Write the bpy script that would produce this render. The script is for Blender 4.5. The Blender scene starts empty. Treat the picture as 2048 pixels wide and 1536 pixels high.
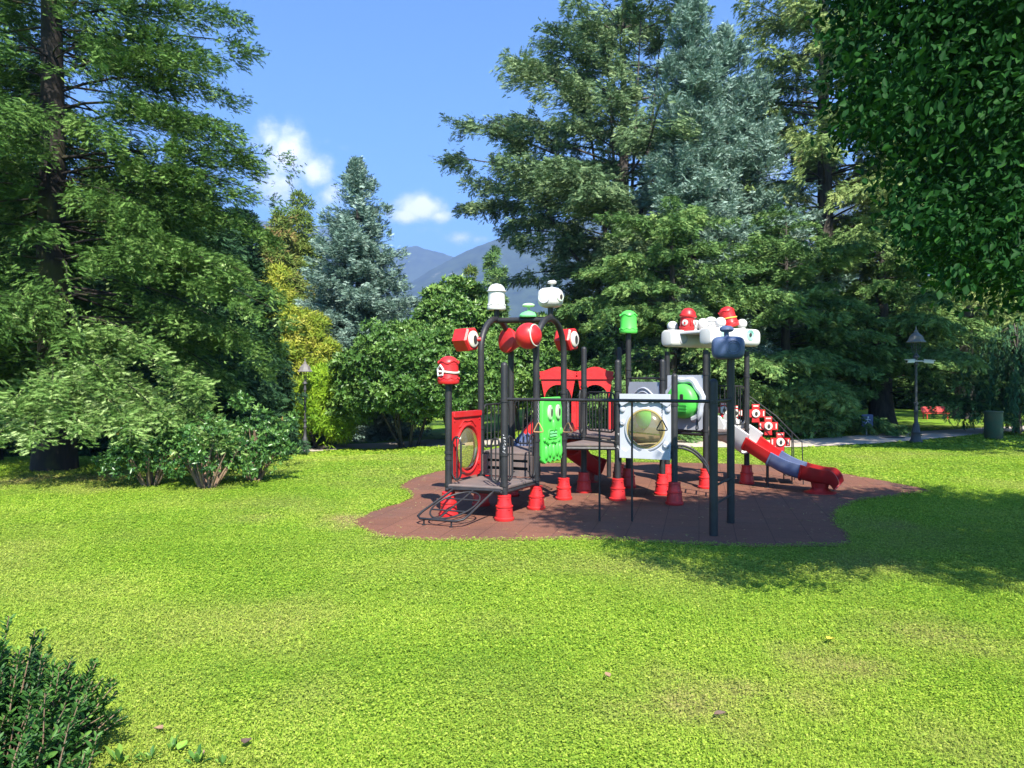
import bpy, math, random
import numpy as np
from mathutils import Vector, Matrix

random.seed(7)
RNG = np.random.default_rng(11)
C = bpy.context.scene.collection
R = math.radians

# ------------------------------------------------------------------ camera model (used for measuring places)
FPX, HZ, CAMH = 1500.0, 758.0, 2.2          # focal length in pixels of the 2048 px photograph, horizon row, eye height

def sst(t):
    t = np.clip(t, 0.0, 1.0)
    return t * t * (3 - 2 * t)

def gz(x, y):
    """height of the lawn"""
    x = np.asarray(x, float); y = np.asarray(y, float)
    return (0.55 * sst((9 - y) / 9.0)
            - 0.75 * sst((y - 19) / 11.0) * sst((3 - x) / 10.0))

def gzf(x, y):
    return float(gz(x, y))

def gp(px, py):
    """place on the lawn seen at a pixel of the photograph"""
    dx, dz = (px - 1024) / FPX, (HZ - py) / FPX
    lo, hi = 1.0, 200.0
    for _ in range(60):
        m = 0.5 * (lo + hi)
        if CAMH + dz * m > gzf(dx * m, m): lo = m
        else: hi = m
    return Vector((dx * lo, lo, gzf(dx * lo, lo)))

def at(px, py, Y):
    return Vector(((px - 1024) / FPX * Y, Y, CAMH + (HZ - py) / FPX * Y))

# ------------------------------------------------------------------ numpy value noise
def vnoise(x, y, s, seed=0):
    x = np.asarray(x, float) / s; y = np.asarray(y, float) / s
    xi = np.floor(x).astype(np.int64); yi = np.floor(y).astype(np.int64)
    fx = x - xi; fy = y - yi
    fx = fx * fx * (3 - 2 * fx); fy = fy * fy * (3 - 2 * fy)
    def h(a, b):
        n = (a * 374761393 + b * 668265263 + seed * 144665) & 0x7fffffff
        n = ((n ^ (n >> 13)) * 1274126177) & 0x7fffffff
        return ((n ^ (n >> 16)) & 0xffff) / 65535.0
    return ((h(xi, yi) * (1 - fx) + h(xi + 1, yi) * fx) * (1 - fy)
            + (h(xi, yi + 1) * (1 - fx) + h(xi + 1, yi + 1) * fx) * fy)

def fbm(x, y, s, seed=0, o=4):
    v = 0; a = 0.5
    for k in range(o):
        v = v + a * vnoise(x, y, s / 2 ** k, seed + k * 17); a *= 0.5
    return v / (1 - 0.5 ** o)

# ------------------------------------------------------------------ tagging
def tag(o, label=None, cat=None, group=None, kind=None):
    if label: o['label'] = label
    if cat: o['category'] = cat
    if group: o['group'] = group
    if kind: o['kind'] = kind
    return o

def empty(name, loc, label, cat, group=None):
    o = bpy.data.objects.new(name, None)
    C.objects.link(o); o.location = loc
    o.empty_display_size = 0.2
    return tag(o, label, cat, group)

def link(o, parent=None):
    C.objects.link(o)
    if parent is not None:
        o.parent = parent
        # parts are modelled in world coordinates
        o.matrix_parent_inverse = Matrix.Translation(-Vector(parent.location))
    return o

# ------------------------------------------------------------------ materials
def lin(h):
    h = h.lstrip('#')
    out = []
    for k in (0, 2, 4):
        c = int(h[k:k + 2], 16) / 255
        out.append(c / 12.92 if c <= 0.04045 else ((c + 0.055) / 1.055) ** 2.4)
    return tuple(out) + (1.0,)

def newmat(name):
    m = bpy.data.materials.new(name); m.use_nodes = True
    nt = m.node_tree; nt.nodes.clear()
    out = nt.nodes.new('ShaderNodeOutputMaterial')
    return m, nt, out

def N(nt, t, **kw):
    n = nt.nodes.new(t)
    for k, v in kw.items():
        if k.startswith('i_'):
            key = k[2:]
            n.inputs[int(key) if key.isdigit() else key].default_value = v
        else: setattr(n, k, v)
    return n

def ramp(nt, src, stops, interp='LINEAR'):
    r = nt.nodes.new('ShaderNodeValToRGB')
    e = r.color_ramp.elements
    r.color_ramp.interpolation = interp
    while len(e) < len(stops): e.new(0.5)
    for k, (p, c) in enumerate(stops):
        e[k].position = p
        e[k].color = c if len(c) == 4 else tuple(c) + (1,)
    nt.links.new(src, r.inputs[0])
    return r

def plastic(name, col, rough=0.38, dirt=0.25, bump=0.0, scale=3.0, dcol=(0.16, 0.12, 0.09, 1)):
    """moulded or painted surface with slight fading, scuffs and dust"""
    m, nt, out = newmat(name)
    tc = N(nt, 'ShaderNodeTexCoord')
    n1 = N(nt, 'ShaderNodeTexNoise', i_Scale=scale, i_Detail=6.0, i_Roughness=0.65)
    n2 = N(nt, 'ShaderNodeTexNoise', i_Scale=scale * 9, i_Detail=4.0)
    nt.links.new(tc.outputs['Object'], n1.inputs['Vector']); nt.links.new(tc.outputs['Object'], n2.inputs['Vector'])
    r1 = ramp(nt, n1.outputs['Fac'], [(0.38, (0, 0, 0)), (0.72, (1, 1, 1))])
    mul = N(nt, 'ShaderNodeMath', operation='MULTIPLY'); mul.inputs[1].default_value = min(dirt * 1.5, 1)
    nt.links.new(r1.outputs[0], mul.inputs[0])
    mx = N(nt, 'ShaderNodeMix', data_type='RGBA'); mx.inputs[6].default_value = col; mx.inputs[7].default_value = dcol
    nt.links.new(mul.outputs[0], mx.inputs[0])
    b = N(nt, 'ShaderNodeBsdfPrincipled')
    nt.links.new(mx.outputs[2], b.inputs['Base Color'])
    rr = N(nt, 'ShaderNodeMapRange'); rr.inputs[3].default_value = rough - 0.08; rr.inputs[4].default_value = rough + 0.22
    nt.links.new(n2.outputs['Fac'], rr.inputs[0]); nt.links.new(rr.outputs[0], b.inputs['Roughness'])
    if bump:
        bp = N(nt, 'ShaderNodeBump'); bp.inputs['Strength'].default_value = bump; bp.inputs['Distance'].default_value = 0.01
        nt.links.new(n2.outputs['Fac'], bp.inputs['Height']); nt.links.new(bp.outputs[0], b.inputs['Normal'])
    nt.links.new(b.outputs[0], out.inputs[0])
    return m

def foliage(name, stops, transl=0.3, rough=0.5, gloss=0.25, patch=None, pscale=0.5):
    """leaf or needle: each spray has its own tint along the stops"""
    m, nt, out = newmat(name)
    a = N(nt, 'ShaderNodeAttribute'); a.attribute_name = 'rnd'
    r = ramp(nt, a.outputs['Fac'], stops)
    col = r.outputs[0]
    if patch:
        tc = N(nt, 'ShaderNodeTexCoord')
        n = N(nt, 'ShaderNodeTexNoise', i_Scale=pscale, i_Detail=3.0)
        nt.links.new(tc.outputs['Object'], n.inputs['Vector'])
        rp = ramp(nt, n.outputs['Fac'], [(patch[1], (0, 0, 0)), (patch[2], (1, 1, 1))])
        mx = N(nt, 'ShaderNodeMix', data_type='RGBA'); mx.inputs[7].default_value = patch[0]
        nt.links.new(rp.outputs[0], mx.inputs[0]); nt.links.new(col, mx.inputs[6]); col = mx.outputs[2]
    b = N(nt, 'ShaderNodeBsdfPrincipled'); b.inputs['Roughness'].default_value = rough
    b.inputs['Specular IOR Level'].default_value = gloss
    nt.links.new(col, b.inputs['Base Color'])
    t = N(nt, 'ShaderNodeBsdfTranslucent'); nt.links.new(col, t.inputs['Color'])
    ms = N(nt, 'ShaderNodeMixShader'); ms.inputs[0].default_value = transl
    nt.links.new(b.outputs[0], ms.inputs[1]); nt.links.new(t.outputs[0], ms.inputs[2])
    nt.links.new(ms.outputs[0], out.inputs[0])
    return m

def bark(name, c1, c2, scale=6.0, moss=None):
    m, nt, out = newmat(name)
    tc = N(nt, 'ShaderNodeTexCoord')
    mp = N(nt, 'ShaderNodeMapping'); mp.inputs['Scale'].default_value = (1, 1, 0.25)
    nt.links.new(tc.outputs['Object'], mp.inputs[0])
    n = N(nt, 'ShaderNodeTexNoise', i_Scale=scale, i_Detail=8.0, i_Roughness=0.7)
    nt.links.new(mp.outputs[0], n.inputs['Vector'])
    r = ramp(nt, n.outputs['Fac'], [(0.3, c1), (0.7, c2)])
    col = r.outputs[0]
    if moss:
        n2 = N(nt, 'ShaderNodeTexNoise', i_Scale=0.9, i_Detail=5.0)
        nt.links.new(tc.outputs['Object'], n2.inputs['Vector'])
        rp = ramp(nt, n2.outputs['Fac'], [(0.52, (0, 0, 0)), (0.62, (1, 1, 1))])
        mx = N(nt, 'ShaderNodeMix', data_type='RGBA'); mx.inputs[7].default_value = moss
        nt.links.new(rp.outputs[0], mx.inputs[0]); nt.links.new(col, mx.inputs[6]); col = mx.outputs[2]
    b = N(nt, 'ShaderNodeBsdfPrincipled'); b.inputs['Roughness'].default_value = 0.9
    nt.links.new(col, b.inputs['Base Color'])
    bp = N(nt, 'ShaderNodeBump'); bp.inputs['Strength'].default_value = 0.8; bp.inputs['Distance'].default_value = 0.03
    nt.links.new(n.outputs['Fac'], bp.inputs['Height']); nt.links.new(bp.outputs[0], b.inputs['Normal'])
    nt.links.new(b.outputs[0], out.inputs[0])
    return m

# ------------------------------------------------------------------ mesh builder
def frame(d, up=(0, 0, 1)):
    x = Vector(d).normalized()
    u = Vector(up)
    if abs(x.dot(u)) > 0.98: u = Vector((0, 1, 0)) if abs(x.y) < 0.9 else Vector((1, 0, 0))
    y = u.cross(x).normalized()
    return x, y, x.cross(y)

class MB:
    def __init__(s): s.v = []; s.f = []
    def add(s, vs, fs):
        b = len(s.v); s.v += [tuple(v) for v in vs]; s.f += [tuple(i + b for i in f) for f in fs]
    def tube(s, pts, r, seg=10, closed=False, caps=True):
        pts = [Vector(p) for p in pts]; n = len(pts)
        rad = r if isinstance(r, (list, tuple)) else [r] * n
        vs = []; fs = []
        prev = None
        for i, p in enumerate(pts):
            if closed: t = pts[(i + 1) % n] - pts[i - 1]
            elif i == 0: t = pts[1] - pts[0]
            elif i == n - 1: t = pts[-1] - pts[-2]
            else: t = (pts[i + 1] - p).normalized() + (p - pts[i - 1]).normalized()
            t.normalize()
            if prev is None:
                x, y, z = frame(t); a = y
            else:
                a = prev - t * prev.dot(t); a.normalize()
            prev = a; b = t.cross(a)
            for k in range(seg):
                th = 2 * math.pi * k / seg
                vs.append(p + (a * math.cos(th) + b * math.sin(th)) * rad[i])
        m = n if closed else n - 1
        for i in range(m):
            j = (i + 1) % n
            for k in range(seg):
                k2 = (k + 1) % seg
                fs.append((i * seg + k, i * seg + k2, j * seg + k2, j * seg + k))
        if caps and not closed:
            fs.append(tuple(range(seg))[::-1]); fs.append(tuple((n - 1) * seg + k for k in range(seg)))
        s.add(vs, fs); return s
    def lathe(s, prof, o, ax=None, seg=24):
        """prof: (radius, height) pairs; ax: (x, y, z) frame, the profile turns about z"""
        o = Vector(o)
        if ax is None: ax = (Vector((1, 0, 0)), Vector((0, 1, 0)), Vector((0, 0, 1)))
        vs = []; fs = []
        for (r, h) in prof:
            for k in range(seg):
                th = 2 * math.pi * k / seg
                vs.append(o + ax[2] * h + (ax[0] * math.cos(th) + ax[1] * math.sin(th)) * max(r, 1e-4))
        for i in range(len(prof) - 1):
            for k in range(seg):
                k2 = (k + 1) % seg
                fs.append((i * seg + k, i * seg + k2, (i + 1) * seg + k2, (i + 1) * seg + k))
        fs.append(tuple(range(seg))[::-1]); fs.append(tuple((len(prof) - 1) * seg + k for k in range(seg)))
        s.add(vs, fs); return s
    def prism(s, poly, o, ex, ey, th):
        """flat outline in the (ex, ey) plane, thickness th along ex x ey, with a small chamfer"""
        o = Vector(o); ex = Vector(ex).normalized(); ey = Vector(ey).normalized(); ez = ex.cross(ey)
        n = len(poly); cx = sum(p[0] for p in poly) / n; cy = sum(p[1] for p in poly) / n
        ch = min(0.012, th * 0.3)
        xs = [p[0] for p in poly]; ys = [p[1] for p in poly]
        ext = max(max(xs) - min(xs), max(ys) - min(ys)); k = 1 - 2 * ch / max(ext, 0.05)
        vs = []
        for (sc, d) in ((k, 0), (1, ch), (1, th - ch), (k, th)):
            for p in poly:
                vs.append(o + ex * (cx + (p[0] - cx) * sc) + ey * (cy + (p[1] - cy) * sc) + ez * d)
        fs = [tuple(range(n))[::-1], tuple(3 * n + i for i in range(n))]
        for l in range(3):
            for i in range(n):
                j = (i + 1) % n
                fs.append((l * n + i, l * n + j, (l + 1) * n + j, (l + 1) * n + i))
        s.add(vs, fs); return s
    def box(s, c, size, ex=(1, 0, 0), ey=(0, 1, 0)):
        ex = Vector(ex).normalized(); ey = Vector(ey).normalized(); ez = ex.cross(ey)
        w, d, h = size
        return s.prism(rrect(w, d, min(w, d) * 0.06, 2), Vector(c) - ez * h / 2, ex, ey, h)
    def ringpanel(s, outer, hole, o, ex, ey, th):
        """panel with an opening: outer and hole have the same number of points"""
        o = Vector(o); ex = Vector(ex).normalized(); ey = Vector(ey).normalized(); ez = ex.cross(ey)
        n = len(outer); vs = []
        for d in (0, th):
            for poly in (outer, hole):
                for p in poly: vs.append(o + ex * p[0] + ey * p[1] + ez * d)
        fs = []
        for i in range(n):
            j = (i + 1) % n
            fs.append((n + i, n + j, j, i)); fs.append((2 * n + i, 2 * n + j, 3 * n + j, 3 * n + i))
            fs.append((i, j, 2 * n + j, 2 * n + i)); fs.append((3 * n + i, 3 * n + j, n + j, n + i))
        s.add(vs, fs); return s
    def sup(s, c, ax, abc, e=0.5, seg=28, rings=16):
        """rounded box / ball (superellipsoid)"""
        c = Vector(c); a, b, h = abc
        def pw(v): return math.copysign(abs(v) ** e, v)
        vs = []; fs = []
        for i in range(rings + 1):
            ph = -math.pi / 2 + math.pi * i / rings
            for k in range(seg):
                th = 2 * math.pi * k / seg
                vs.append(c + ax[0] * (a * pw(math.cos(ph)) * pw(math.cos(th))) + ax[1] * (b * pw(math.cos(ph)) * pw(math.sin(th))) + ax[2] * (h * pw(math.sin(ph))))
        for i in range(rings):
            for k in range(seg):
                k2 = (k + 1) % seg
                fs.append((i * seg + k, i * seg + k2, (i + 1) * seg + k2, (i + 1) * seg + k))
        s.add(vs, fs); return s
    def sweep(s, prof, path, side, taper=None):
        """closed profile (across, up) swept along a path; side: fixed across vector(s)"""
        path = [Vector(p) for p in path]; n = len(path); m = len(prof); vs = []; fs = []
        for i, p in enumerate(path):
            t = (path[min(i + 1, n - 1)] - path[max(i - 1, 0)]).normalized()
            sd = Vector(side[i] if isinstance(side, list) else side).normalized()
            up = sd.cross(t).normalized()
            if up.z < 0: up = -up
            for q in prof: vs.append(p + sd * q[0] + up * q[1])
        for i in range(n - 1):
            for k in range(m):
                k2 = (k + 1) % m
                fs.append((i * m + k, i * m + k2, (i + 1) * m + k2, (i + 1) * m + k))
        fs.append(tuple(range(m))[::-1]); fs.append(tuple((n - 1) * m + k for k in range(m)))
        s.add(vs, fs); return s
    def build(s, name, mat, parent=None, smooth=True, angle=38, label=None):
        me = bpy.data.meshes.new(name); me.from_pydata(s.v, [], s.f); me.update()
        import bmesh
        bm = bmesh.new(); bm.from_mesh(me); bmesh.ops.recalc_face_normals(bm, faces=bm.faces); 
        if smooth:
            ca = math.radians(angle)
            for e in bm.edges:
                if len(e.link_faces) == 2: e.smooth = e.calc_face_angle(0) < ca
            for f in bm.faces: f.smooth = True
        bm.to_mesh(me); bm.free()
        me.materials.append(mat)
        o = bpy.data.objects.new(name, me)
        link(o, parent)
        if label: o['label'] = label
        return o

def rrect(w, h, r, k=4, cx=0, cy=0):
    out = []
    for (sx, sy, a0) in ((1, 1, 0), (-1, 1, 90), (-1, -1, 180), (1, -1, 270)):
        for i in range(k + 1):
            a = R(a0 + 90 * i / k)
            out.append((cx + sx * (w / 2 - r) + r * math.cos(a), cy + sy * (h / 2 - r) + r * math.sin(a)))
    return out

def arrmesh(name, V, F, mat, parent=None, rnd=None, smooth=False, extra=None):
    """mesh from numpy arrays, triangles or quads"""
    me = bpy.data.meshes.new(name)
    V = np.ascontiguousarray(V, np.float32).reshape(-1, 3); F = np.ascontiguousarray(F, np.int32)
    k = F.shape[1]
    me.vertices.add(len(V)); me.vertices.foreach_set('co', V.ravel())
    me.loops.add(F.size); me.loops.foreach_set('vertex_index', F.ravel())
    me.polygons.add(len(F)); me.polygons.foreach_set('loop_start', np.arange(0, F.size, k, dtype=np.int32))
    try: me.polygons.foreach_set('loop_total', np.full(len(F), k, np.int32))
    except Exception: pass
    if smooth: me.polygons.foreach_set('use_smooth', np.ones(len(F), bool))
    at_ = {'rnd': rnd} if rnd is not None else {}
    if extra: at_.update(extra)
    for nm, a in at_.items():
        A = me.attributes.new(nm, 'FLOAT', 'POINT'); A.data.foreach_set('value', np.ascontiguousarray(a, np.float32))
    me.update(calc_edges=True)
    me.materials.append(mat)
    o = bpy.data.objects.new(name, me)
    link(o, parent)
    return o
# ------------------------------------------------------------------ foliage generators
def needles(n=7, w=0.05, spread=0.5, lift=0.25, seed=1):
    rg = np.random.default_rng(seed); V = []; F = []
    for k in range(n):
        t = 0.9 * k / n
        s = 1 if k % 2 else -1
        if k == n - 1: s = 0.08
        yy = s * spread * rg.uniform(0.7, 1.1); zz = lift * rg.uniform(-0.5, 1.0)
        tip = (min(t + rg.uniform(0.25, 0.42), 1.08), yy, zz)
        b = len(V)
        d = np.array([0.35, yy]); d /= np.linalg.norm(d); pn = np.array([-d[1], d[0]]) * w * 1.3
        V += [(t + pn[0], pn[1], 0), (t - pn[0], -pn[1], 0), tip]; F.append((b, b + 1, b + 2))
    return np.array(V), np.array(F)

def leafcluster(n=5, l=0.6, w=0.22, seed=2, el=0.5):
    """a few pointed leaves round a twig end"""
    rg = np.random.default_rng(seed); V = []; F = []
    for k in range(n):
        az = 2 * math.pi * k / n + rg.uniform(-0.4, 0.4); e = rg.uniform(0.1, 1.0) * el
        d = np.array([math.sin(e) + 0.25, math.cos(az) * math.cos(e), math.sin(az) * math.cos(e)]); d /= np.linalg.norm(d)
        sd = np.cross(d, [1, 0, 0.3]); sd /= np.linalg.norm(sd)
        up = np.cross(sd, d)
        o = np.array([rg.uniform(0, 0.35), 0, 0]); L = l * rg.uniform(0.7, 1.2); b = len(V)
        V += [o, o + d * L * 0.45 + sd * w * 0.5 + up * 0.04, o + d * L, o + d * L * 0.45 - sd * w * 0.5 + up * 0.04]
        F += [(b, b + 1, b + 2), (b, b + 2, b + 3)]
    return np.array(V), np.array(F)

def unit(a): return a / np.maximum(np.linalg.norm(a, axis=-1, keepdims=True), 1e-9)

def stamp(P, D, U, L, W, tm, rnd):
    """copy the template tm to every shoot"""
    T, F = tm
    P = np.asarray(P, float); D = unit(np.asarray(D, float))
    y = unit(np.cross(U, D) + 1e-6); z = np.cross(D, y)
    L = np.asarray(L, float)[:, None, None]; W = np.asarray(W, float)[:, None, None]
    V = (P[:, None, :] + L * T[None, :, 0:1] * D[:, None, :] + W * T[None, :, 1:2] * y[:, None, :] + W * T[None, :, 2:3] * z[:, None, :])
    n, v = len(P), len(T)
    FF = (F[None] + (np.arange(n) * v)[:, None, None]).reshape(-1, F.shape[1])
    return V.reshape(-1, 3), FF, np.repeat(rnd, v)

class Fol:
    """collects shoots of one crown"""
    def __init__(s): s.P = []; s.D = []; s.L = []; s.W = []; s.U = []; s.r = []
    def add(s, P, D, L, W, r, U=None):
        n = len(P)
        if not n: return
        s.P.append(P); s.D.append(D); s.L.append(np.broadcast_to(L, (n,))); s.W.append(np.broadcast_to(W, (n,)))
        s.r.append(np.broadcast_to(r, (n,))); s.U.append(np.broadcast_to([0, 0, 1.0], (n, 3)) if U is None else U)
    def build(s, name, mats, parent, tms, rg):
        P = np.concatenate(s.P); D = np.concatenate(s.D); L = np.concatenate(s.L); W = np.concatenate(s.W); r = np.concatenate(s.r); U = np.concatenate(s.U)
        k = rg.integers(0, len(tms), len(P)); Vs = []; Fs = []; Rs = []; b = 0
        for i, tm in enumerate(tms):
            m = k == i
            if not m.any(): continue
            V, F, rr = stamp(P[m], D[m], U[m], L[m], W[m], tm, r[m])
            Vs.append(V); Fs.append(F + b); Rs.append(rr); b += len(V)
        return arrmesh(name, np.concatenate(Vs), np.concatenate(Fs), mats, parent, np.concatenate(Rs))

STAT = {}
def bough(fol, wood, rg, base, az, length, el, droop, sp=0.2, ratio=0.42, ssp=0.11, sl=0.16, bare=0.25, tip=0.0, hang=0.25,
          wr=0.035, thick=0.05, axis=None, tint=0.5, tspread=0.25, secang=55, mult=2, drape=0.18, puff=0.07, upz=0.05, wk=0.5, gap=0.0, gsc=0.7):
    """one conifer branch: axis, flat side branchlets, shoots"""
    m = 14
    t = np.linspace(0, 1, m)
    if axis is None:
        hx = length * t * math.cos(el)
        hz = length * (math.sin(el) * t - droop * t ** 2 + tip * np.maximum(t - 0.6, 0) ** 2 * 3)
        wig = rg.normal(0, 0.02, 2) * length
        side = wig[0] * np.sin(t * 5) + wig[1] * t ** 2
        ca, sa = math.cos(az), math.sin(az)
        A = np.stack([base[0] + ca * hx - sa * side, base[1] + sa * hx + ca * side, base[2] + hz], 1)
    else:
        A = axis(t)
    dA = np.gradient(A, axis=0); seg = np.linalg.norm(np.diff(A, axis=0), axis=1); S = np.concatenate([[0], np.cumsum(seg)]); Ltot = S[-1]
    wood.append((A[::2], wr * (1 - t[::2] * 0.9)))
    s0 = bare * Ltot
    ns = max(int((Ltot - s0) / sp), 2)
    s = np.linspace(s0, Ltot * 0.98, ns) + rg.uniform(-0.4, 0.4, ns) * sp
    s = np.clip(s, 0, Ltot)
    s = np.concatenate([s, s]); sd = np.repeat([1.0, -1.0], ns)
    def ip(x): return np.stack([np.interp(x, S, A[:, k]) for k in range(3)], 1)
    def idr(x): return unit(np.stack([np.interp(x, S, dA[:, k]) for k in range(3)], 1))
    B = ip(s); Dn = idr(s)
    tt = s / Ltot
    prof = np.clip((tt - bare) / 0.22 + 0.25, 0, 1) * (1.02 - tt) ** 0.75 + 0.07
    SL = ratio * Ltot * prof * rg.uniform(0.65, 1.2, len(s))
    ang = np.radians(secang + rg.normal(0, 9, len(s))) * sd
    hor = unit(np.stack([-Dn[:, 1], Dn[:, 0], np.zeros(len(s))], 1))
    SD = unit(Dn * np.cos(ang)[:, None] + hor * np.sin(ang)[:, None] + np.stack([0 * s, 0 * s, rg.normal(-0.02, 0.13, len(s))], 1))
    # shoots along the branchlets
    cnt = np.maximum((SL / ssp).astype(int), 2)
    idx = np.repeat(np.arange(len(s)), cnt)
    k = np.concatenate([np.arange(c) for c in cnt])
    u = (k + 0.5) / cnt[idx] * SL[idx] + rg.uniform(-0.3, 0.3, len(idx)) * ssp
    hz = -hang * (u ** 2) / np.maximum(SL[idx], 0.3)
    P = B[idx] + SD[idx] * u[:, None]; P[:, 2] += hz + rg.normal(0, thick, len(idx))
    P += rg.normal(0, 0.012, P.shape)
    sgn = np.where(k % 2 == 0, 1.0, -1.0)
    sa2 = np.radians(rg.normal(27, 9, len(idx))) * sgn
    h2 = unit(np.stack([-SD[idx][:, 1], SD[idx][:, 0], np.zeros(len(idx))], 1))
    slope = -2 * hang * u / np.maximum(SL[idx], 0.3)
    D = SD[idx] * np.cos(sa2)[:, None] + h2 * np.sin(sa2)[:, None]
    D[:, 2] += slope * 0.8 + rg.normal(upz, 0.22, len(idx))
    # the outermost shoots carry the fresh, paler growth
    r = np.clip(tint + tspread * rg.normal(0, 0.7, len(idx)) + 0.22 * (u / np.maximum(SL[idx], .01) - 0.5), 0, 1)
    if mult > 1:             # foliage fills a layer below the flat branchlets
        n0 = len(P)
        P = np.repeat(P, mult, 0); D = np.repeat(D, mult, 0); r = np.repeat(r, mult)
        first = np.tile(np.arange(mult) == 0, n0)
        dz = np.where(first, 0, -drape * rg.uniform(0, 1, len(P)) ** 1.5)
        P = P + rg.normal(0, puff, P.shape) * (~first)[:, None]; P[:, 2] += dz
        D = D + rg.normal(0, 0.15, D.shape) * (~first)[:, None]; D[:, 2] += dz * .5
    if gap:                  # foliage stands in tufts with air between them
        nn = vnoise(P[:, 0] + .35 * P[:, 2] + 90, P[:, 2] * 1.25 + 90, gsc, 5) * .5 + vnoise(P[:, 1] - .4 * P[:, 2] + 90, P[:, 2] + .5 * P[:, 0] + 90, gsc, 6) * .5
        kp = nn > gap + rg.normal(0, .035, len(P)); P, D, r = P[kp], D[kp], r[kp]
        if not len(P): return
    LL = sl * rg.uniform(0.7, 1.25, len(P))
    fol.add(P, D, LL, LL * wk, np.clip(r + rg.normal(0, .06, len(r)), 0, 1), U=rg.normal(0, 1, P.shape) + np.array([0, 0, .35]))
    # terminal shoots on the axis
    ta = np.linspace(Ltot * max(bare, .3), Ltot, max(int(Ltot * .7 / ssp), 3))
    fol.add(ip(ta) + rg.normal(0, 0.02, (len(ta), 3)), idr(ta) + rg.normal(0, 0.25, (len(ta), 3)), sl, sl * 0.62, np.clip(tint + rg.normal(0.05, .15, len(ta)), 0, 1))

def wood_mesh(name, trunk, wood, mat, parent, seg=9):
    mb = MB()
    for (pts, rad) in trunk: mb.tube(pts, list(rad), seg=14)
    for (pts, rad) in wood:
        mb.tube([tuple(p) for p in pts], [float(x) for x in rad], seg=5)
    return mb.build(name, mat, parent, smooth=True, angle=80)

def trunk_path(rg, x, y, z, H, r0, lean=(0, 0), wob=0.02, n=14, flare=1.35):
    t = np.linspace(0, 1, n)
    w = np.cumsum(rg.normal(0, wob, (n, 2)), axis=0) * (H / n)
    pts = [(x + lean[0] * H * k + w[i, 0], y + lean[1] * H * k + w[i, 1], z - 0.1 + H * k) for i, k in enumerate(t)]
    rad = [r0 * (1 - 0.93 * k) * (1 + (flare - 1) * math.exp(-k * H / 0.5)) for k in t]
    return pts, rad

def conifer(name, x, y, H, rad, mats, label, cat='tree', group=None, seed=1, r0=0.3, z0=0.6, zstep=0.3, per=4, el=(10, -25), droop=(0.12, 0.2),
            sp=0.22, ratio=0.42, ssp=0.13, sl=0.2, bare=0.25, hang=0.25, tip=0.0, tms=None, thick=0.05, lean=(0, 0), azr=None, extra=None, ztop=None,
            lenjit=(0.7, 1.12), limbs=None, secang=55, tint=0.5, wr=0.03, clump=0.0, mult=2, drape=.18, puff=.07, upz=.05, wk=.5, gap=0.0, gsc=.7):
    """upright conifer; rad(z/H) gives the crown radius, el and droop run from the foot to the top"""
    rg = np.random.default_rng(seed)
    z = gzf(x, y)
    root = empty(name, (x, y, z), label, cat, group)
    fol = Fol(); wood = []
    tr = trunk_path(rg, x, y, z, H, r0, lean)
    trunks = [tr]
    TP = np.array(tr[0]); TZ = TP[:, 2]
    a0 = rg.uniform(0, 6.28)
    zz = z0
    zt = ztop or H * 0.985
    while zz < zt:
        f = zz / H
        rr = rad(f)
        if rr > 0.05:
            n = max(3, int(round(per * rg.uniform(0.7, 1.3))))
            for k in range(n):
                az = a0 + 2 * math.pi * k / n + rg.uniform(-0.45, 0.45)
                if azr is not None and not azr(az, f, rg): continue
                L = rr * rg.uniform(*lenjit)
                if clump: L *= 1 + clump * (2 * float(vnoise(az * 1.3 + 9, zz, 1.0, seed)) - 1)
                hgt = z + zz + rg.uniform(-0.5, 0.5) * zstep
                bx = np.interp(hgt, TZ, TP[:, 0]); by = np.interp(hgt, TZ, TP[:, 1])
                e = R(el[0] + (el[1] - el[0]) * f if len(el) == 2 else np.interp(f, np.linspace(0, 1, len(el)), el)) + rg.normal(0, 0.08)
                dr = droop[0] + (droop[1] - droop[0]) * f
                bough(fol, wood, rg, (bx, by, hgt), az, max(L, 0.15), e, dr, sp, ratio, ssp, sl, bare, tip, hang, wr * (0.3 + L / 4), thick, tint=tint + rg.normal(0, 0.1), secang=secang, mult=mult, drape=drape, puff=puff, upz=upz, wk=wk, gap=gap, gsc=gsc)
            a0 += 1.9
        zz += zstep * (0.6 + 0.4 * rr / max(rad(0.3), 0.1))
    if limbs: limbs(rg, fol, wood, trunks, x, y, z)
    if extra: extra(rg, fol, wood, trunks, x, y, z)
    # leader
    top = TP[-1]
    k = max(int(0.8 / (sl * 0.4)), 4)
    fol.add(np.stack([np.full(k, top[0]), np.full(k, top[1]), top[2] - np.linspace(0, min(0.8, H * .1), k)], 1) , np.stack([rg.normal(0, .5, k), rg.normal(0, .5, k), np.full(k, 1.)], 1), sl, sl * .6, 0.6)
    wood_mesh('trunk', trunks, wood, mats[1], root)
    fol.build('crown', mats[0], root, tms, rg)
    STAT[name] = STAT.get(name, 0) + sum(len(p) for p in fol.P)
    return root

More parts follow.
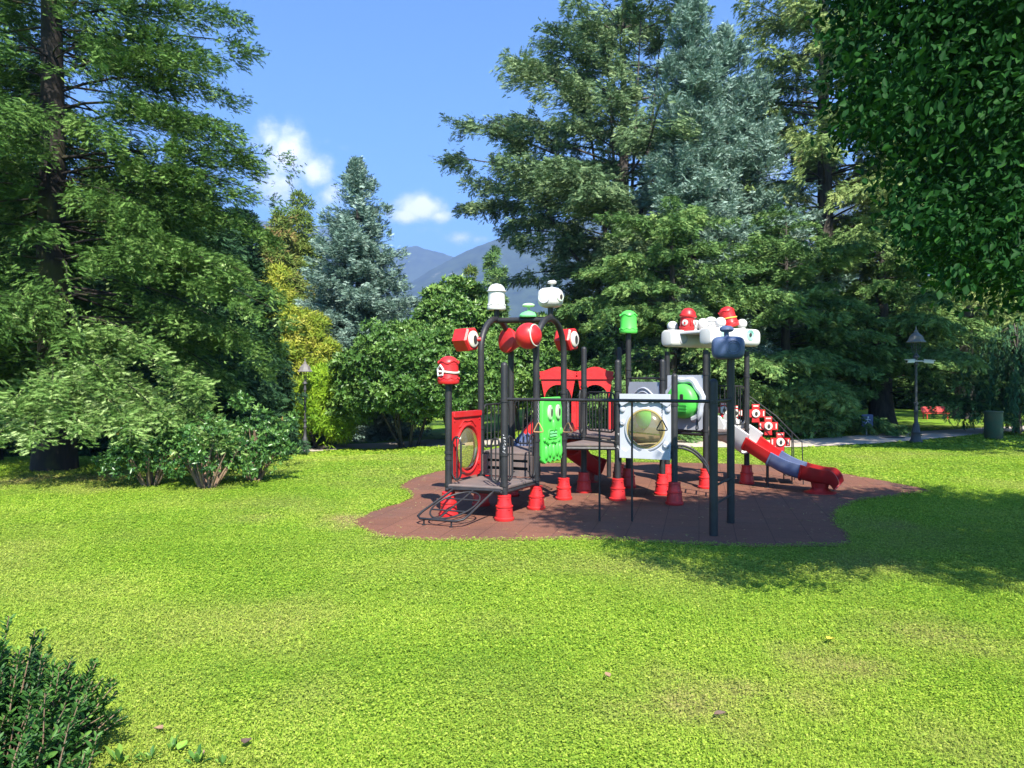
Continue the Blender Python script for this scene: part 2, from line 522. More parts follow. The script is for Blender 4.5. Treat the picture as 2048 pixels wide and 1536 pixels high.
def clumps(fol, rg, cen, rad, ncl, per, cr, sl, tint=0.5, low=-0.35, inner=0.55, squash=0.75, seed=3, lump=0.22, outw=0.75):
    """rounded crown: leafy clumps set over an uneven ellipsoid, gaps between them"""
    cen = np.asarray(cen, float); rad = np.asarray(rad, float)
    d = unit(rg.normal(0, 1, (ncl * 3, 3))); d = d[d[:, 2] > low][:ncl]
    rr = rg.uniform(inner, 1.0, len(d)) ** 0.5
    lum = 1 + lump * (2 * vnoise(d[:, 0] * 2 + 5, d[:, 1] * 2 + d[:, 2] * 3, 0.8, seed) - 1)
    cc = cen + d * rad * (rr * lum)[:, None]
    tints = np.clip(tint + rg.normal(0, 0.16, len(d)), 0, 1)
    for c, dd, tn in zip(cc, d, tints):
        n = max(int(per * rg.uniform(0.5, 1.4)), 4)
        q = unit(rg.normal(0, 1, (n, 3)) + dd * 0.5 + np.array([0, 0, 0.35])); s = rg.uniform(0.25, 1, n) ** 0.6
        r_ = cr * rg.uniform(0.7, 1.35)
        P = c + q * np.array([1, 1, squash]) * (r_ * s)[:, None]
        D = q * outw + dd * 0.3 + rg.normal(0, 0.35, (n, 3)) + np.array([0, 0, 0.12])
        L = sl * rg.uniform(0.7, 1.3, n)
        fol.add(P, D, L, L, np.clip(tn + rg.normal(0, 0.13, n), 0, 1), U=rg.normal(0, 1, (n, 3)))

def bushy(name, x, y, H, r, mats, label, cat='tree', group=None, seed=1, ncl=150, per=60, cr=0.4, sl=0.16, tms=None, stems=5, z0=0.3, tint=0.5, lump=0.22, low=-0.45, parts=None, ry=None):
    rg = np.random.default_rng(seed); z = gzf(x, y)
    root = empty(name, (x, y, z), label, cat, group)
    fol = Fol(); wood = []
    blobs = parts or [((0, 0, z0 + (H - z0) * 0.5), (r, ry or r, (H - z0) * 0.5), 1.0)]
    for (o, rd, f) in blobs:
        clumps(fol, rg, (x + o[0], y + o[1], z + o[2]), rd, int(ncl * f), per, cr, sl, tint, low, seed=seed, lump=lump)
    for k in range(stems):
        az = rg.uniform(0, 6.28); q = rg.uniform(0.2, 0.75)
        e = (x + math.cos(az) * r * q, y + math.sin(az) * r * q, z + H * rg.uniform(0.45, 0.8))
        b = (x + math.cos(az) * 0.12 * r, y + math.sin(az) * 0.12 * r, z - 0.05)
        mpt = tuple((b[i] * 0.5 + e[i] * 0.5) + rg.normal(0, 0.06) * r * (i < 2) for i in range(3))
        wood.append(([b, mpt, e], [0.02 + 0.012 * H, 0.012 + 0.008 * H, 0.006]))
    wood_mesh('stem' if H < 2.2 else 'trunk', [], wood, mats[1], root)
    fol.build('foliage' if H < 2.2 else 'crown', mats[0], root, tms, rg)
    STAT[name] = STAT.get(name, 0) + sum(len(p) for p in fol.P)
    return root

def dup(root, loc, rot, label, scale=1.0, group=None):
    r = root.copy(); C.objects.link(r)
    d = {}
    r.location = loc; r.rotation_euler = (0, 0, rot); r.scale = (scale,) * 3
    r['label'] = label
    if group: r['group'] = group
    for ch in list(root.children):
        c = ch.copy(); C.objects.link(c); c.parent = r; c.matrix_parent_inverse = ch.matrix_parent_inverse.copy()
        for g in list(ch.children):
            e = g.copy(); C.objects.link(e); e.parent = c
    return r
SKY_STR, SKY_TINT, SUN_STR, EXPO = 0.10, (0.62, 0.96, 1.24, 1), 5.0, 1.2
# ================================================================== SETTING: lawn, path, rubber surface, mountains, sky
PAD_PX = [(708, 1046), (728, 1031), (765, 1017), (808, 1003), (822, 994), (818, 984), (800, 974), (812, 964), (832, 955), (860, 947), (886, 941), (960, 932), (1080, 927), (1240, 925), (1400, 926),
          (1540, 931), (1640, 941), (1720, 953), (1790, 966), (1835, 975), (1862, 983), (1810, 989), (1740, 998), (1700, 1008), (1678, 1019), (1668, 1032), (1672, 1045), (1688, 1062),
          (1700, 1078), (1690, 1091), (1600, 1094), (1480, 1093), (1340, 1087), (1240, 1081), (1150, 1079), (1000, 1081), (870, 1081), (800, 1078), (758, 1072), (735, 1063), (716, 1054)]
PATH_NEAR = [(-2500, 1030), (-700, 950), (200, 915), (420, 913), (520, 910), (620, 904), (700, 898), (850, 894), (1100, 893.5), (1300, 894), (1480, 896), (1600, 895), (1750, 888), (1850, 880), (1950, 870), (2048, 862), (2300, 842)]
PATH_FAR = [(-2500, 985), (-700, 925), (200, 902), (420, 901), (520, 899), (620, 894), (700, 888), (850, 880), (1100, 879), (1300, 880), (1480, 882), (1600, 880), (1750, 869), (1850, 863), (1950, 857), (2048, 852), (2300, 836)]

def smooth_poly(P, k=4):
    """closed Catmull-Rom"""
    out = []; n = len(P)
    for i in range(n):
        a, b, c, d = (Vector(P[(i + j) % n][:2]) for j in (-1, 0, 1, 2))
        for s in range(k):
            t = s / k
            out.append(0.5 * ((2 * b) + (c - a) * t + (2 * a - 5 * b + 4 * c - d) * t * t + (3 * b - a - 3 * c + d) * t ** 3))
    return out

pad_out = smooth_poly([gp(*p) for p in PAD_PX])
pad_out = [p + Vector((random.gauss(0, .02), random.gauss(0, .02))) for p in pad_out]

def inpoly(x, y, poly):
    x = np.asarray(x); y = np.asarray(y); ins = np.zeros(x.shape, bool); n = len(poly)
    for i in range(n):
        ax, ay = poly[i][0], poly[i][1]; bx, by = poly[(i + 1) % n][0], poly[(i + 1) % n][1]
        if ay == by: continue
        c = ((ay > y) != (by > y)) & (x < (bx - ax) * (y - ay) / (by - ay) + ax)
        ins ^= c
    return ins

def polydist(x, y, poly):
    x = np.asarray(x); y = np.asarray(y); d = np.full(x.shape, 1e9); n = len(poly)
    for i in range(n):
        ax, ay = poly[i][0], poly[i][1]; bx, by = poly[(i + 1) % n][0], poly[(i + 1) % n][1]
        vx, vy = bx - ax, by - ay; l2 = vx * vx + vy * vy + 1e-9
        t = np.clip(((x - ax) * vx + (y - ay) * vy) / l2, 0, 1)
        d = np.minimum(d, np.hypot(x - ax - t * vx, y - ay - t * vy))
    return d

pn = [gp(*p) for p in PATH_NEAR]; pf = [gp(*p) for p in PATH_FAR]
path_poly = [(p.x, p.y) for p in pn] + [(p.x, p.y) for p in pf[::-1]]

# dry and worn places in the turf: (px, py, radius m)
DRY = [(gp(px, py), r, s) for (px, py, r, s) in [(700, 1040, .55, 1.0), (690, 1052, .35, .9), (760, 1072, .3, .8), (1380, 1405, .55, .75), (1480, 1385, .3, .7), (1680, 1330, .5, .75), (1860, 1270, .7, .6), (1620, 1400, .3, .5),
       (1300, 1420, .35, .6), (1790, 1085, .5, .4), (1780, 1050, .6, .6), (520, 1035, .5, .45), (1010, 1090, .5, .25), (350, 1290, .35, .35), (620, 1395, .4, .35), (200, 955, 1.2, .9), (60, 960, 1.2, .9), (420, 975, .5, .5), (1950, 1500, .4, .4), (1000, 1250, .4, .25)]]

def dry(x, y):
    x = np.asarray(x, float); y = np.asarray(y, float)
    v = 0.30 * np.clip((fbm(x, y, 2.2, 5) - 0.48) / 0.25, 0, 1) + 0.14 * np.clip((fbm(x, y * 0.6, 0.9, 9) - 0.5) / 0.25, 0, 1)
    for c, r, s in DRY:
        d = np.hypot(x - c.x, (y - c.y) * 0.8) / r
        v = np.maximum(v, .8 * s * np.clip(1.25 - d - 0.7 * (vnoise(x, y, 0.25, 3) - 0.4), 0, 1))
    return v

def clover(x, y):
    return np.clip((fbm(x + 30, y, 1.6, 21) - 0.42) / 0.22, 0, 1)

def nonuni(lims, steps):
    out = [lims[0]]
    for (a, b), s in zip(zip(lims[:-1], lims[1:]), steps):
        n = max(int(round((b - a) / s)), 1)
        out += list(a + (b - a) * (np.arange(n) + 1) / n)
    return np.array(out)

# --- the lawn: one sheet out to the mountains
gx = nonuni([-7500, -1500, -300, -80, -30, -16, 16, 30, 80, 300, 1500, 7500], [1500, 300, 55, 5, .7, .2, .7, 5, 55, 300, 1500])
gy = nonuni([-1200, -280, -20, -2, 2, 24, 40, 90, 300, 1500, 9000], [500, 60, 3, .5, .2, .6, 5, 55, 300, 1500])
GX, GY = np.meshgrid(gx, gy)
GZ = gz(GX, GY) - 0.012 * fbm(GX, GY, 0.8, 2) * ((GY < 40) & (abs(GX) < 40))
ins = inpoly(GX, GY, pad_out) | inpoly(GX, GY, path_poly)
GZ = np.where(ins, gz(GX, GY), GZ)
nx, ny = len(gx), len(gy)
idx = np.arange(nx * ny).reshape(ny, nx)
GF = np.stack([idx[:-1, :-1], idx[:-1, 1:], idx[1:, 1:], idx[1:, :-1]], -1).reshape(-1, 4)

def mat_lawn():
    m, nt, out = newmat('turf')
    tc = N(nt, 'ShaderNodeTexCoord')
    a = N(nt, 'ShaderNodeAttribute'); a.attribute_name = 'dry'
    n1 = N(nt, 'ShaderNodeTexNoise', i_Scale=22.0, i_Detail=6.0, i_Roughness=0.75)
    n2 = N(nt, 'ShaderNodeTexNoise', i_Scale=1.1, i_Detail=4.0)
    for n in (n1, n2): nt.links.new(tc.outputs['Object'], n.inputs['Vector'])
    r1 = ramp(nt, n1.outputs['Fac'], [(0.3, (0.07, 0.15, 0.012)), (0.5, (0.15, 0.27, 0.020)), (0.68, (0.25, 0.37, 0.034))])
    r2 = ramp(nt, n2.outputs['Fac'], [(0.35, (0.8, 0.9, 0.8)), (0.7, (1.15, 1.05, 1.0))])
    mu = N(nt, 'ShaderNodeMix', data_type='RGBA', blend_type='MULTIPLY'); mu.inputs[0].default_value = 1
    nt.links.new(r1.outputs[0], mu.inputs[6]); nt.links.new(r2.outputs[0], mu.inputs[7])
    mx = N(nt, 'ShaderNodeMix', data_type='RGBA'); mx.inputs[7].default_value = (0.24, 0.17, 0.075, 1)
    nt.links.new(a.outputs['Fac'], mx.inputs[0]); nt.links.new(mu.outputs[2], mx.inputs[6])
    b = N(nt, 'ShaderNodeBsdfPrincipled'); b.inputs['Roughness'].default_value = 0.9; b.inputs['Specular IOR Level'].default_value = 0.15
    nt.links.new(mx.outputs[2], b.inputs['Base Color'])
    bp = N(nt, 'ShaderNodeBump'); bp.inputs['Strength'].default_value = 0.7; bp.inputs['Distance'].default_value = 0.03
    nt.links.new(n1.outputs['Fac'], bp.inputs['Height']); nt.links.new(bp.outputs[0], b.inputs['Normal'])
    nt.links.new(b.outputs[0], out.inputs[0])
    return m

ground = arrmesh('ground', np.stack([GX, GY, GZ], -1).reshape(-1, 3), GF, mat_lawn(), smooth=True, extra={'dry': dry(GX.ravel(), GY.ravel())})
tag(ground, kind='structure')

# --- concrete path behind the playground
def mat_path():
    m, nt, out = newmat('path_concrete')
    tc = N(nt, 'ShaderNodeTexCoord')
    n1 = N(nt, 'ShaderNodeTexNoise', i_Scale=1.3, i_Detail=7.0, i_Roughness=0.7)
    n2 = N(nt, 'ShaderNodeTexNoise', i_Scale=60.0, i_Detail=3.0)
    for n in (n1, n2): nt.links.new(tc.outputs['Object'], n.inputs['Vector'])
    r = ramp(nt, n1.outputs['Fac'], [(0.3, (0.42, 0.35, 0.27)), (0.7, (0.58, 0.50, 0.41))])
    r2 = ramp(nt, n2.outputs['Fac'], [(0.3, (0.8, 0.8, 0.8)), (0.7, (1.1, 1.1, 1.1))])
    mu = N(nt, 'ShaderNodeMix', data_type='RGBA', blend_type='MULTIPLY'); mu.inputs[0].default_value = 1
    nt.links.new(r.outputs[0], mu.inputs[6]); nt.links.new(r2.outputs[0], mu.inputs[7])
    b = N(nt, 'ShaderNodeBsdfPrincipled'); b.inputs['Roughness'].default_value = 0.9
    nt.links.new(mu.outputs[2], b.inputs['Base Color']); nt.links.new(b.outputs[0], out.inputs[0])
    return m

def resample(L, n):
    S = np.concatenate([[0], np.cumsum([(L[i + 1] - L[i]).length for i in range(len(L) - 1)])])
    q = np.linspace(0, S[-1], n)
    return np.stack([np.interp(q, S, [p[k] for p in L]) for k in range(2)], 1)
A_, B_ = resample(pn, 160), resample(pf, 160)
rows = 9
V = np.stack([A_ + (B_ - A_) * (r / (rows - 1)) for r in range(rows)], 0)
Z = gz(V[..., 0], V[..., 1]) + 0.02
Vv = np.concatenate([V, Z[..., None]], -1).reshape(-1, 3)
ii = np.arange(rows * 160).reshape(rows, 160)
PF = np.stack([ii[:-1, :-1], ii[:-1, 1:], ii[1:, 1:], ii[1:, :-1]], -1).reshape(-1, 4)
tag(arrmesh('path', Vv, PF, mat_path(), smooth=True), kind='structure')

# --- red brown rubber tiles under the play structure
def mat_rubber():
    m, nt, out = newmat('rubber_tiles')
    tc = N(nt, 'ShaderNodeTexCoord')
    mp = N(nt, 'ShaderNodeMapping'); mp.inputs['Rotation'].default_value = (0, 0, R(14))
    nt.links.new(tc.outputs['Object'], mp.inputs[0])
    br = N(nt, 'ShaderNodeTexBrick'); br.offset = 0.0; br.squash = 1.0
    br.inputs['Scale'].default_value = 1.0; br.inputs['Brick Width'].default_value = 0.5; br.inputs['Row Height'].default_value = 0.5
    br.inputs['Mortar Size'].default_value = 0.007; br.inputs['Mortar Smooth'].default_value = 0.6
    br.inputs['Color1'].default_value = (0.92, 0.92, 0.92, 1); br.inputs['Color2'].default_value = (1.06, 1.04, 1.04, 1); br.inputs['Mortar'].default_value = (0.40, 0.40, 0.44, 1)
    nt.links.new(mp.outputs[0], br.inputs['Vector'])
    n1 = N(nt, 'ShaderNodeTexNoise', i_Scale=0.8, i_Detail=5.0); n2 = N(nt, 'ShaderNodeTexNoise', i_Scale=90.0, i_Detail=3.0); n3 = N(nt, 'ShaderNodeTexNoise', i_Scale=2.4, i_Detail=7.0, i_Roughness=0.7)
    for n in (n1, n2, n3): nt.links.new(tc.outputs['Object'], n.inputs['Vector'])
    r1 = ramp(nt, n1.outputs['Fac'], [(0.3, (0.150, 0.068, 0.045)), (0.5, (0.185, 0.080, 0.050)), (0.7, (0.150, 0.076, 0.055))])
    r2 = ramp(nt, n2.outputs['Fac'], [(0.3, (0.65, 0.65, 0.65)), (0.7, (1.3, 1.3, 1.3))])
    r3 = ramp(nt, n3.outputs['Fac'], [(0.60, (0, 0, 0)), (0.72, (0.55, 0.55, 0.55))])
    mu = N(nt, 'ShaderNodeMix', data_type='RGBA', blend_type='MULTIPLY'); mu.inputs[0].default_value = 1
    nt.links.new(r1.outputs[0], mu.inputs[6]); nt.links.new(br.outputs['Color'], mu.inputs[7])
    mu2 = N(nt, 'ShaderNodeMix', data_type='RGBA', blend_type='MULTIPLY'); mu2.inputs[0].default_value = 1
    nt.links.new(mu.outputs[2], mu2.inputs[6]); nt.links.new(r2.outputs[0], mu2.inputs[7])
    mx = N(nt, 'ShaderNodeMix', data_type='RGBA'); mx.inputs[7].default_value = (0.24, 0.115, 0.058, 1)
    nt.links.new(r3.outputs[0], mx.inputs[0]); nt.links.new(mu2.outputs[2], mx.inputs[6])
    b = N(nt, 'ShaderNodeBsdfPrincipled'); b.inputs['Roughness'].default_value = 0.85; b.inputs['Specular IOR Level'].default_value = 0.3
    nt.links.new(mx.outputs[2], b.inputs['Base Color'])
    bp = N(nt, 'ShaderNodeBump'); bp.inputs['Strength'].default_value = 0.4; bp.inputs['Distance'].default_value = 0.01
    nt.links.new(n2.outputs['Fac'], bp.inputs['Height']); nt.links.new(bp.outputs[0], b.inputs['Normal'])
    nt.links.new(b.outputs[0], out.inputs[0])
    return m
mb = MB(); n = len(pad_out)
mb.v = [(p.x, p.y, 0.004 + gzf(p.x, p.y)) for p in pad_out] + [(p.x, p.y, gzf(p.x, p.y) - 0.05) for p in pad_out]
mb.f = [tuple(range(n))] + [(i, (i + 1) % n, n + (i + 1) % n, n + i) for i in range(n)]
# the lawn is level here; fine triangulation keeps the sheet just above it
pad = mb.build('rubber_ground', mat_rubber(), smooth=False)
tag(pad, kind='structure')

# --- grass blades and clover on the lawn near enough to be seen as such
def mat_grass():
    m, nt, out = newmat('grass_blade')
    a = N(nt, 'ShaderNodeAttribute'); a.attribute_name = 'rnd'
    d = N(nt, 'ShaderNodeAttribute'); d.attribute_name = 'dry'
    r = ramp(nt, a.outputs['Fac'], [(0.0, (0.11, 0.24, 0.018)), (0.35, (0.235, 0.385, 0.030)), (0.7, (0.385, 0.515, 0.052)), (1.0, (0.52, 0.58, 0.11))])
    mx = N(nt, 'ShaderNodeMix', data_type='RGBA'); mx.inputs[7].default_value = (0.42, 0.33, 0.13, 1)
    nt.links.new(d.outputs['Fac'], mx.inputs[0]); nt.links.new(r.outputs[0], mx.inputs[6])
    b = N(nt, 'ShaderNodeBsdfPrincipled'); b.inputs['Roughness'].default_value = 0.55; b.inputs['Specular IOR Level'].default_value = 0.25
    t = N(nt, 'ShaderNodeBsdfTranslucent')
    nt.links.new(mx.outputs[2], b.inputs['Base Color']); nt.links.new(mx.outputs[2], t.inputs['Color'])
    ms = N(nt, 'ShaderNodeMixShader'); ms.inputs[0].default_value = 0.35
    nt.links.new(b.outputs[0], ms.inputs[1]); nt.links.new(t.outputs[0], ms.inputs[2]); nt.links.new(ms.outputs[0], out.inputs[0])
    return m

def grass():
    rg = np.random.default_rng(5); Vs = []; rs = []; ds = []
    bands = [(2.6, 4.2, 12000, .0036, .036), (4.2, 5.5, 9000, .0044, .036), (5.5, 7.5, 6000, .0060, .036), (7.5, 11, 4200, .0072, .034), (11, 16, 2200, .0100, .034), (16, 24, 800, .017, .038), (24, 34, 150, .038, .055)]
    for (y0, y1, den, w, h) in bands:
        xa = 0.72 * y1 + 2.0
        n = int(den * (y1 - y0) * 2 * xa)
        x = rg.uniform(-xa, xa, n); y = rg.uniform(y0, y1, n)
        k = np.abs(x) < 0.72 * y + 2.0; x, y = x[k], y[k]
        dp = polydist(x, y, pad_out)
        k = ~((inpoly(x, y, pad_out) & (dp > 0.05 * rg.uniform(-.3, 1.6, len(x)))) | inpoly(x, y, path_poly)); x, y, dp = x[k], y[k], dp[k]
        dr = dry(x, y); cl = clover(x, y)
        k = rg.uniform(0, 1, len(x)) > dr * 0.62; x, y, dr, cl, dp = x[k], y[k], dr[k], cl[k], dp[k]
        n = len(x)
        z = gz(x, y) - 0.004
        isc = rg.uniform(0, 1, n) < 0.42 + 0.40 * cl
        hh = h * rg.uniform(0.5, 1.25, n) * (0.45 + 0.3 * vnoise(x, y, 0.35, 4) + .4 * vnoise(x, y, 0.09, 44)) * (1 + 0.7 * np.exp(-dp / 0.12)) * (1 - 0.35 * dr)
        ww = w * rg.uniform(0.7, 1.4, n)
        az = rg.uniform(0, 6.28, n); ln = rg.uniform(0.4, 1.7, n)
        px_, py_ = np.cos(az), np.sin(az)
        b0 = np.stack([x - py_ * ww * .5, y + px_ * ww * .5, z], 1); b1 = np.stack([x + py_ * ww * .5, y - px_ * ww * .5, z], 1)
        tp = np.stack([x + px_ * hh * ln, y + py_ * hh * ln, z + hh], 1)
        # clover: small flat leaves held above the blades
        s = ww * 1.15 + 0.0025; zc = z + hh * 0.95
        tl = rg.normal(0, 0.32, (n, 2)) * s[:, None]
        c0 = np.stack([x - py_ * s, y + px_ * s, zc + tl[:, 0]], 1); c1 = np.stack([x + py_ * s * .9, y - px_ * s * .9, zc + tl[:, 1]], 1); c2 = np.stack([x + px_ * s * 1.7, y + py_ * s * 1.7, zc - tl[:, 0] * .6], 1)
        m_ = isc[:, None]
        V = np.stack([np.where(m_, c0, b0), np.where(m_, c1, b1), np.where(m_, c2, tp)], 1)
        r = np.clip(0.52 + rg.normal(0, 0.19, n) + 0.22 * (fbm(x, y, 1.3, 33) - 0.5) * 2 - 0.05 * isc - 0.07 * cl + .1 * (fbm(x, y, 5.0, 12) - .5) * 2, 0, 1)
        Vs.append(V.reshape(-1, 3)); rs.append(np.repeat(r, 3)); ds.append(np.repeat(np.clip(dr * rg.uniform(0.2, 1.3, n), 0, 1), 3))
    V = np.concatenate(Vs)
    o = arrmesh('lawn_grass', V, np.arange(len(V)).reshape(-1, 3), mat_grass(), None, np.concatenate(rs), extra={'dry': np.concatenate(ds)})
    STAT['grass'] = len(V) // 3
    return tag(o, 'short mown grass and clover growing all over the sunny lawn', 'grass', kind='stuff')
grass()

# --- mountains: two ridges some kilometres off
def mat_mountain():
    m, nt, out = newmat('mountain_slope')
    tc = N(nt, 'ShaderNodeTexCoord')
    n1 = N(nt, 'ShaderNodeTexNoise', i_Scale=0.012, i_Detail=9.0, i_Roughness=0.75); n2 = N(nt, 'ShaderNodeTexNoise', i_Scale=0.0045, i_Detail=6.0, i_Roughness=0.6)
    mp = N(nt, 'ShaderNodeMapping'); mp.inputs['Scale'].default_value = (1, 1, 0.45)
    nt.links.new(tc.outputs['Object'], mp.inputs[0])
    for n in (n1, n2): nt.links.new(mp.outputs[0], n.inputs['Vector'])
    r1 = ramp(nt, n1.outputs['Fac'], [(0.35, (0.020, 0.034, 0.018)), (0.6, (0.06, 0.085, 0.040))])
    r2 = ramp(nt, n1.outputs['Fac'], [(0.60, (0, 0, 0)), (0.66, (1, 1, 1))])
    r3 = ramp(nt, n2.outputs['Fac'], [(0.52, (0, 0, 0)), (0.6, (1, 1, 1))])
    mm = N(nt, 'ShaderNodeMath', operation='MULTIPLY'); nt.links.new(r2.outputs[0], mm.inputs[0]); nt.links.new(r3.outputs[0], mm.inputs[1])
    mx = N(nt, 'ShaderNodeMix', data_type='RGBA'); mx.inputs[7].default_value = (0.36, 0.32, 0.27, 1)
    nt.links.new(mm.outputs[0], mx.inputs[0]); nt.links.new(r1.outputs[0], mx.inputs[6])
    b = N(nt, 'ShaderNodeBsdfDiffuse'); nt.links.new(mx.outputs[2], b.inputs[0]); nt.links.new(b.outputs[0], out.inputs[0])
    return m
MT = mat_mountain()
def ridge(name, d, sky, depth, seed, amp):
    px = np.arange(-1000, 3050, 6.0)
    hz = np.interp(px, [s[0] for s in sky], [s[1] for s in sky])
    u = (px - 1024) / FPX; crest = (HZ - hz) / FPX * d + CAMH
    T = np.concatenate([np.linspace(-0.35, 0, 12), np.linspace(0, 1, 70)[1:]])
    U, TT = np.meshgrid(u, T); CR = np.broadcast_to(crest, U.shape)
    Yd = d - TT * depth
    X = U * d * (1 - 0.0 * TT)
    fall = np.where(TT < 0, 1 - (TT / 0.35) ** 2 * 0.8, (1 - TT) ** 0.85)
    nz = (fbm(X, Yd * 1.0, 520, seed, 6) - 0.5) * amp * np.clip(np.abs(TT) * 3 + 0.06, 0, 1) + (fbm(X, Yd, 70, seed + 3, 4) - .5) * amp * 0.16
    # gullies run down the slope
    nz = nz - np.abs(fbm(X + 0.4 * Yd, Yd * 0.25, 330, seed + 9, 5) - 0.5) * amp * 1.3 * np.clip(TT * 3, 0, 1)
    Z = np.maximum(CR * fall + nz * np.clip(1.2 - TT, 0, 1), -3)
    i = np.arange(U.size).reshape(U.shape)
    F = np.stack([i[:-1, :-1], i[1:, :-1], i[1:, 1:], i[:-1, 1:]], -1).reshape(-1, 4)
    o = arrmesh(name, np.stack([X, Yd, Z], -1).reshape(-1, 3), F, MT, smooth=True)
    return tag(o, kind='structure')
ridge('mountains', 5200, [(-2600, 560), (-1200, 520), (-300, 480), (200, 455), (430, 438), (590, 444), (660, 458), (720, 484), (780, 502), (812, 496), (834, 491), (852, 500), (880, 506), (905, 513), (950, 522), (1100, 520), (1400, 500), (2100, 470), (3200, 520), (4700, 560)], 1500, 4, 150)
ridge('mountains', 3900, [(-2600, 700), (-400, 690), (500, 660), (700, 625), (800, 578), (850, 548), (900, 518), (940, 500), (978, 483), (1030, 468), (1090, 452), (1150, 436), (1230, 418), (1330, 402), (1500, 395), (1900, 380), (2300, 400), (3200, 480), (4700, 560)], 1500, 14, 120)

# --- haze: thin air between here and the mountains
def haze():
    mb = MB(); x0, x1, y0, y1, z0, z1 = -7450, 7450, -300, 7400, -5, 1180
    mb.v = [(x, y, z) for z in (z0, z1) for y in (y0, y1) for x in (x0, x1)]
    mb.f = [(0, 1, 3, 2), (4, 6, 7, 5), (0, 4, 5, 1), (2, 3, 7, 6), (0, 2, 6, 4), (1, 5, 7, 3)]
    m, nt, out = newmat('haze_air')
    v = N(nt, 'ShaderNodeVolumePrincipled'); v.inputs['Color'].default_value = (0.38, 0.56, 1.0, 1); v.inputs['Density'].default_value = HAZE; v.inputs['Anisotropy'].default_value = 0.1
    nt.links.new(v.outputs[0], out.inputs['Volume'])
    o = mb.build('haze', m, smooth=False); o.display_type = 'WIRE'
    return tag(o, 'thin blue haze in the air before the mountains', 'haze', kind='stuff')
HAZE = 0.00020
haze()

# --- straw and dry clippings blown over the rubber
def clippings():
    rg = np.random.default_rng(77); n = 5200
    x = rg.uniform(-3, 9, n); y = rg.uniform(9.5, 20, n); dp = polydist(x, y, pad_out)
    k = inpoly(x, y, pad_out) & (dp > .02) & (rg.uniform(0, 1, n) < .06 + .8 * np.exp(-dp / .35) + .35 * (fbm(x, y, 1.1, 8) > .58)); x, y = x[k], y[k]; n = len(x)
    L = rg.uniform(.03, .10, n); w = rg.uniform(.003, .007, n); a = rg.uniform(0, 6.28, n); bx, by = np.cos(a), np.sin(a); z = .007 + rg.uniform(0, .006, n)
    V = np.stack([np.stack([x - by * w, y + bx * w, z], 1), np.stack([x + by * w, y - bx * w, z], 1), np.stack([x + bx * L + by * w * .4, y + by * L - bx * w * .4, z + rg.uniform(0, .008, n)], 1), np.stack([x + bx * L - by * w * .4, y + by * L + bx * w * .4, z + .002], 1)], 1).reshape(-1, 3)
    m = foliage('straw', [(0, (.30, .22, .10)), (.6, (.46, .36, .18)), (1, (.30, .34, .08))], .1, .7, .1)
    o = arrmesh('grass_clippings', V, np.arange(len(V)).reshape(-1, 4), m, None, np.repeat(rg.uniform(0, 1, n), 4))
    tag(o, 'dry grass clippings scattered over the brown rubber tiles', 'clippings', kind='stuff')
clippings()
# ================================================================== PLAY STRUCTURE
M_BLACK = plastic('black_powder_coat', (0.012, 0.012, 0.014, 1), 0.45, 0.3, dcol=(0.05, 0.045, 0.042, 1))
M_RED = plastic('red_plastic', (0.56, 0.014, 0.016, 1), 0.36, 0.25, dcol=(0.50, 0.06, 0.05, 1))
M_RED_SHADE = plastic('shaded_red_plastic', (0.40, 0.012, 0.012, 1), 0.36, 0.3, dcol=(0.34, 0.05, 0.04, 1))  # same red plastic, with shade put into its colour
M_WHITE = plastic('white_plastic', (0.64, 0.63, 0.61, 1), 0.42, 0.35, dcol=(0.55, 0.52, 0.47, 1))
M_GREY = plastic('pale_grey_plastic', (0.46, 0.48, 0.53, 1), 0.42, 0.3, dcol=(0.42, 0.42, 0.42, 1))
M_GREEN = plastic('green_plastic', (0.085, 0.62, 0.075, 1), 0.38, 0.25, dcol=(0.12, 0.48, 0.09, 1))
M_LGREEN = plastic('mint_green_plastic', (0.16, 0.66, 0.22, 1), 0.4, 0.2, dcol=(0.25, 0.6, 0.25, 1))
M_PGREEN = plastic('pale_green_plastic', (0.50, 0.78, 0.42, 1), 0.4, 0.2)
M_BLUE = plastic('slate_blue_plastic', (0.060, 0.095, 0.20, 1), 0.42, 0.25, dcol=(0.12, 0.15, 0.22, 1))
M_SBLUE = plastic('grey_blue_plastic', (0.080, 0.115, 0.24, 1), 0.40, 0.3, dcol=(0.25, 0.27, 0.33, 1))
M_CREAM = plastic('cream_plastic', (0.74, 0.70, 0.58, 1), 0.45, 0.25)
M_DARK = plastic('dark_pupil', (0.025, 0.022, 0.022, 1), 0.5, 0.1)
M_MINT = plastic('mint_ring_plastic', (0.25, 0.60, 0.48, 1), 0.45, 0.2)
M_DECK = plastic('grey_rubber_deck', (0.125, 0.100, 0.092, 1), 0.75, 0.6, bump=0.5, dcol=(0.19, 0.13, 0.11, 1))
M_YEL = plastic('yellow_plastic', (0.72, 0.46, 0.06, 1), 0.4, 0.2)
M_RIM = plastic('amber_rim', (0.42, 0.33, 0.12, 1), 0.35, 0.2)
M_ORANGE = plastic('orange_grip', (0.50, 0.25, 0.10, 1), 0.5, 0.3)
M_STEEL = plastic('galvanised_steel', (0.34, 0.35, 0.36, 1), 0.4, 0.3)
M_GRAF = plastic('white_marker', (0.75, 0.75, 0.75, 1), 0.7, 0.1)

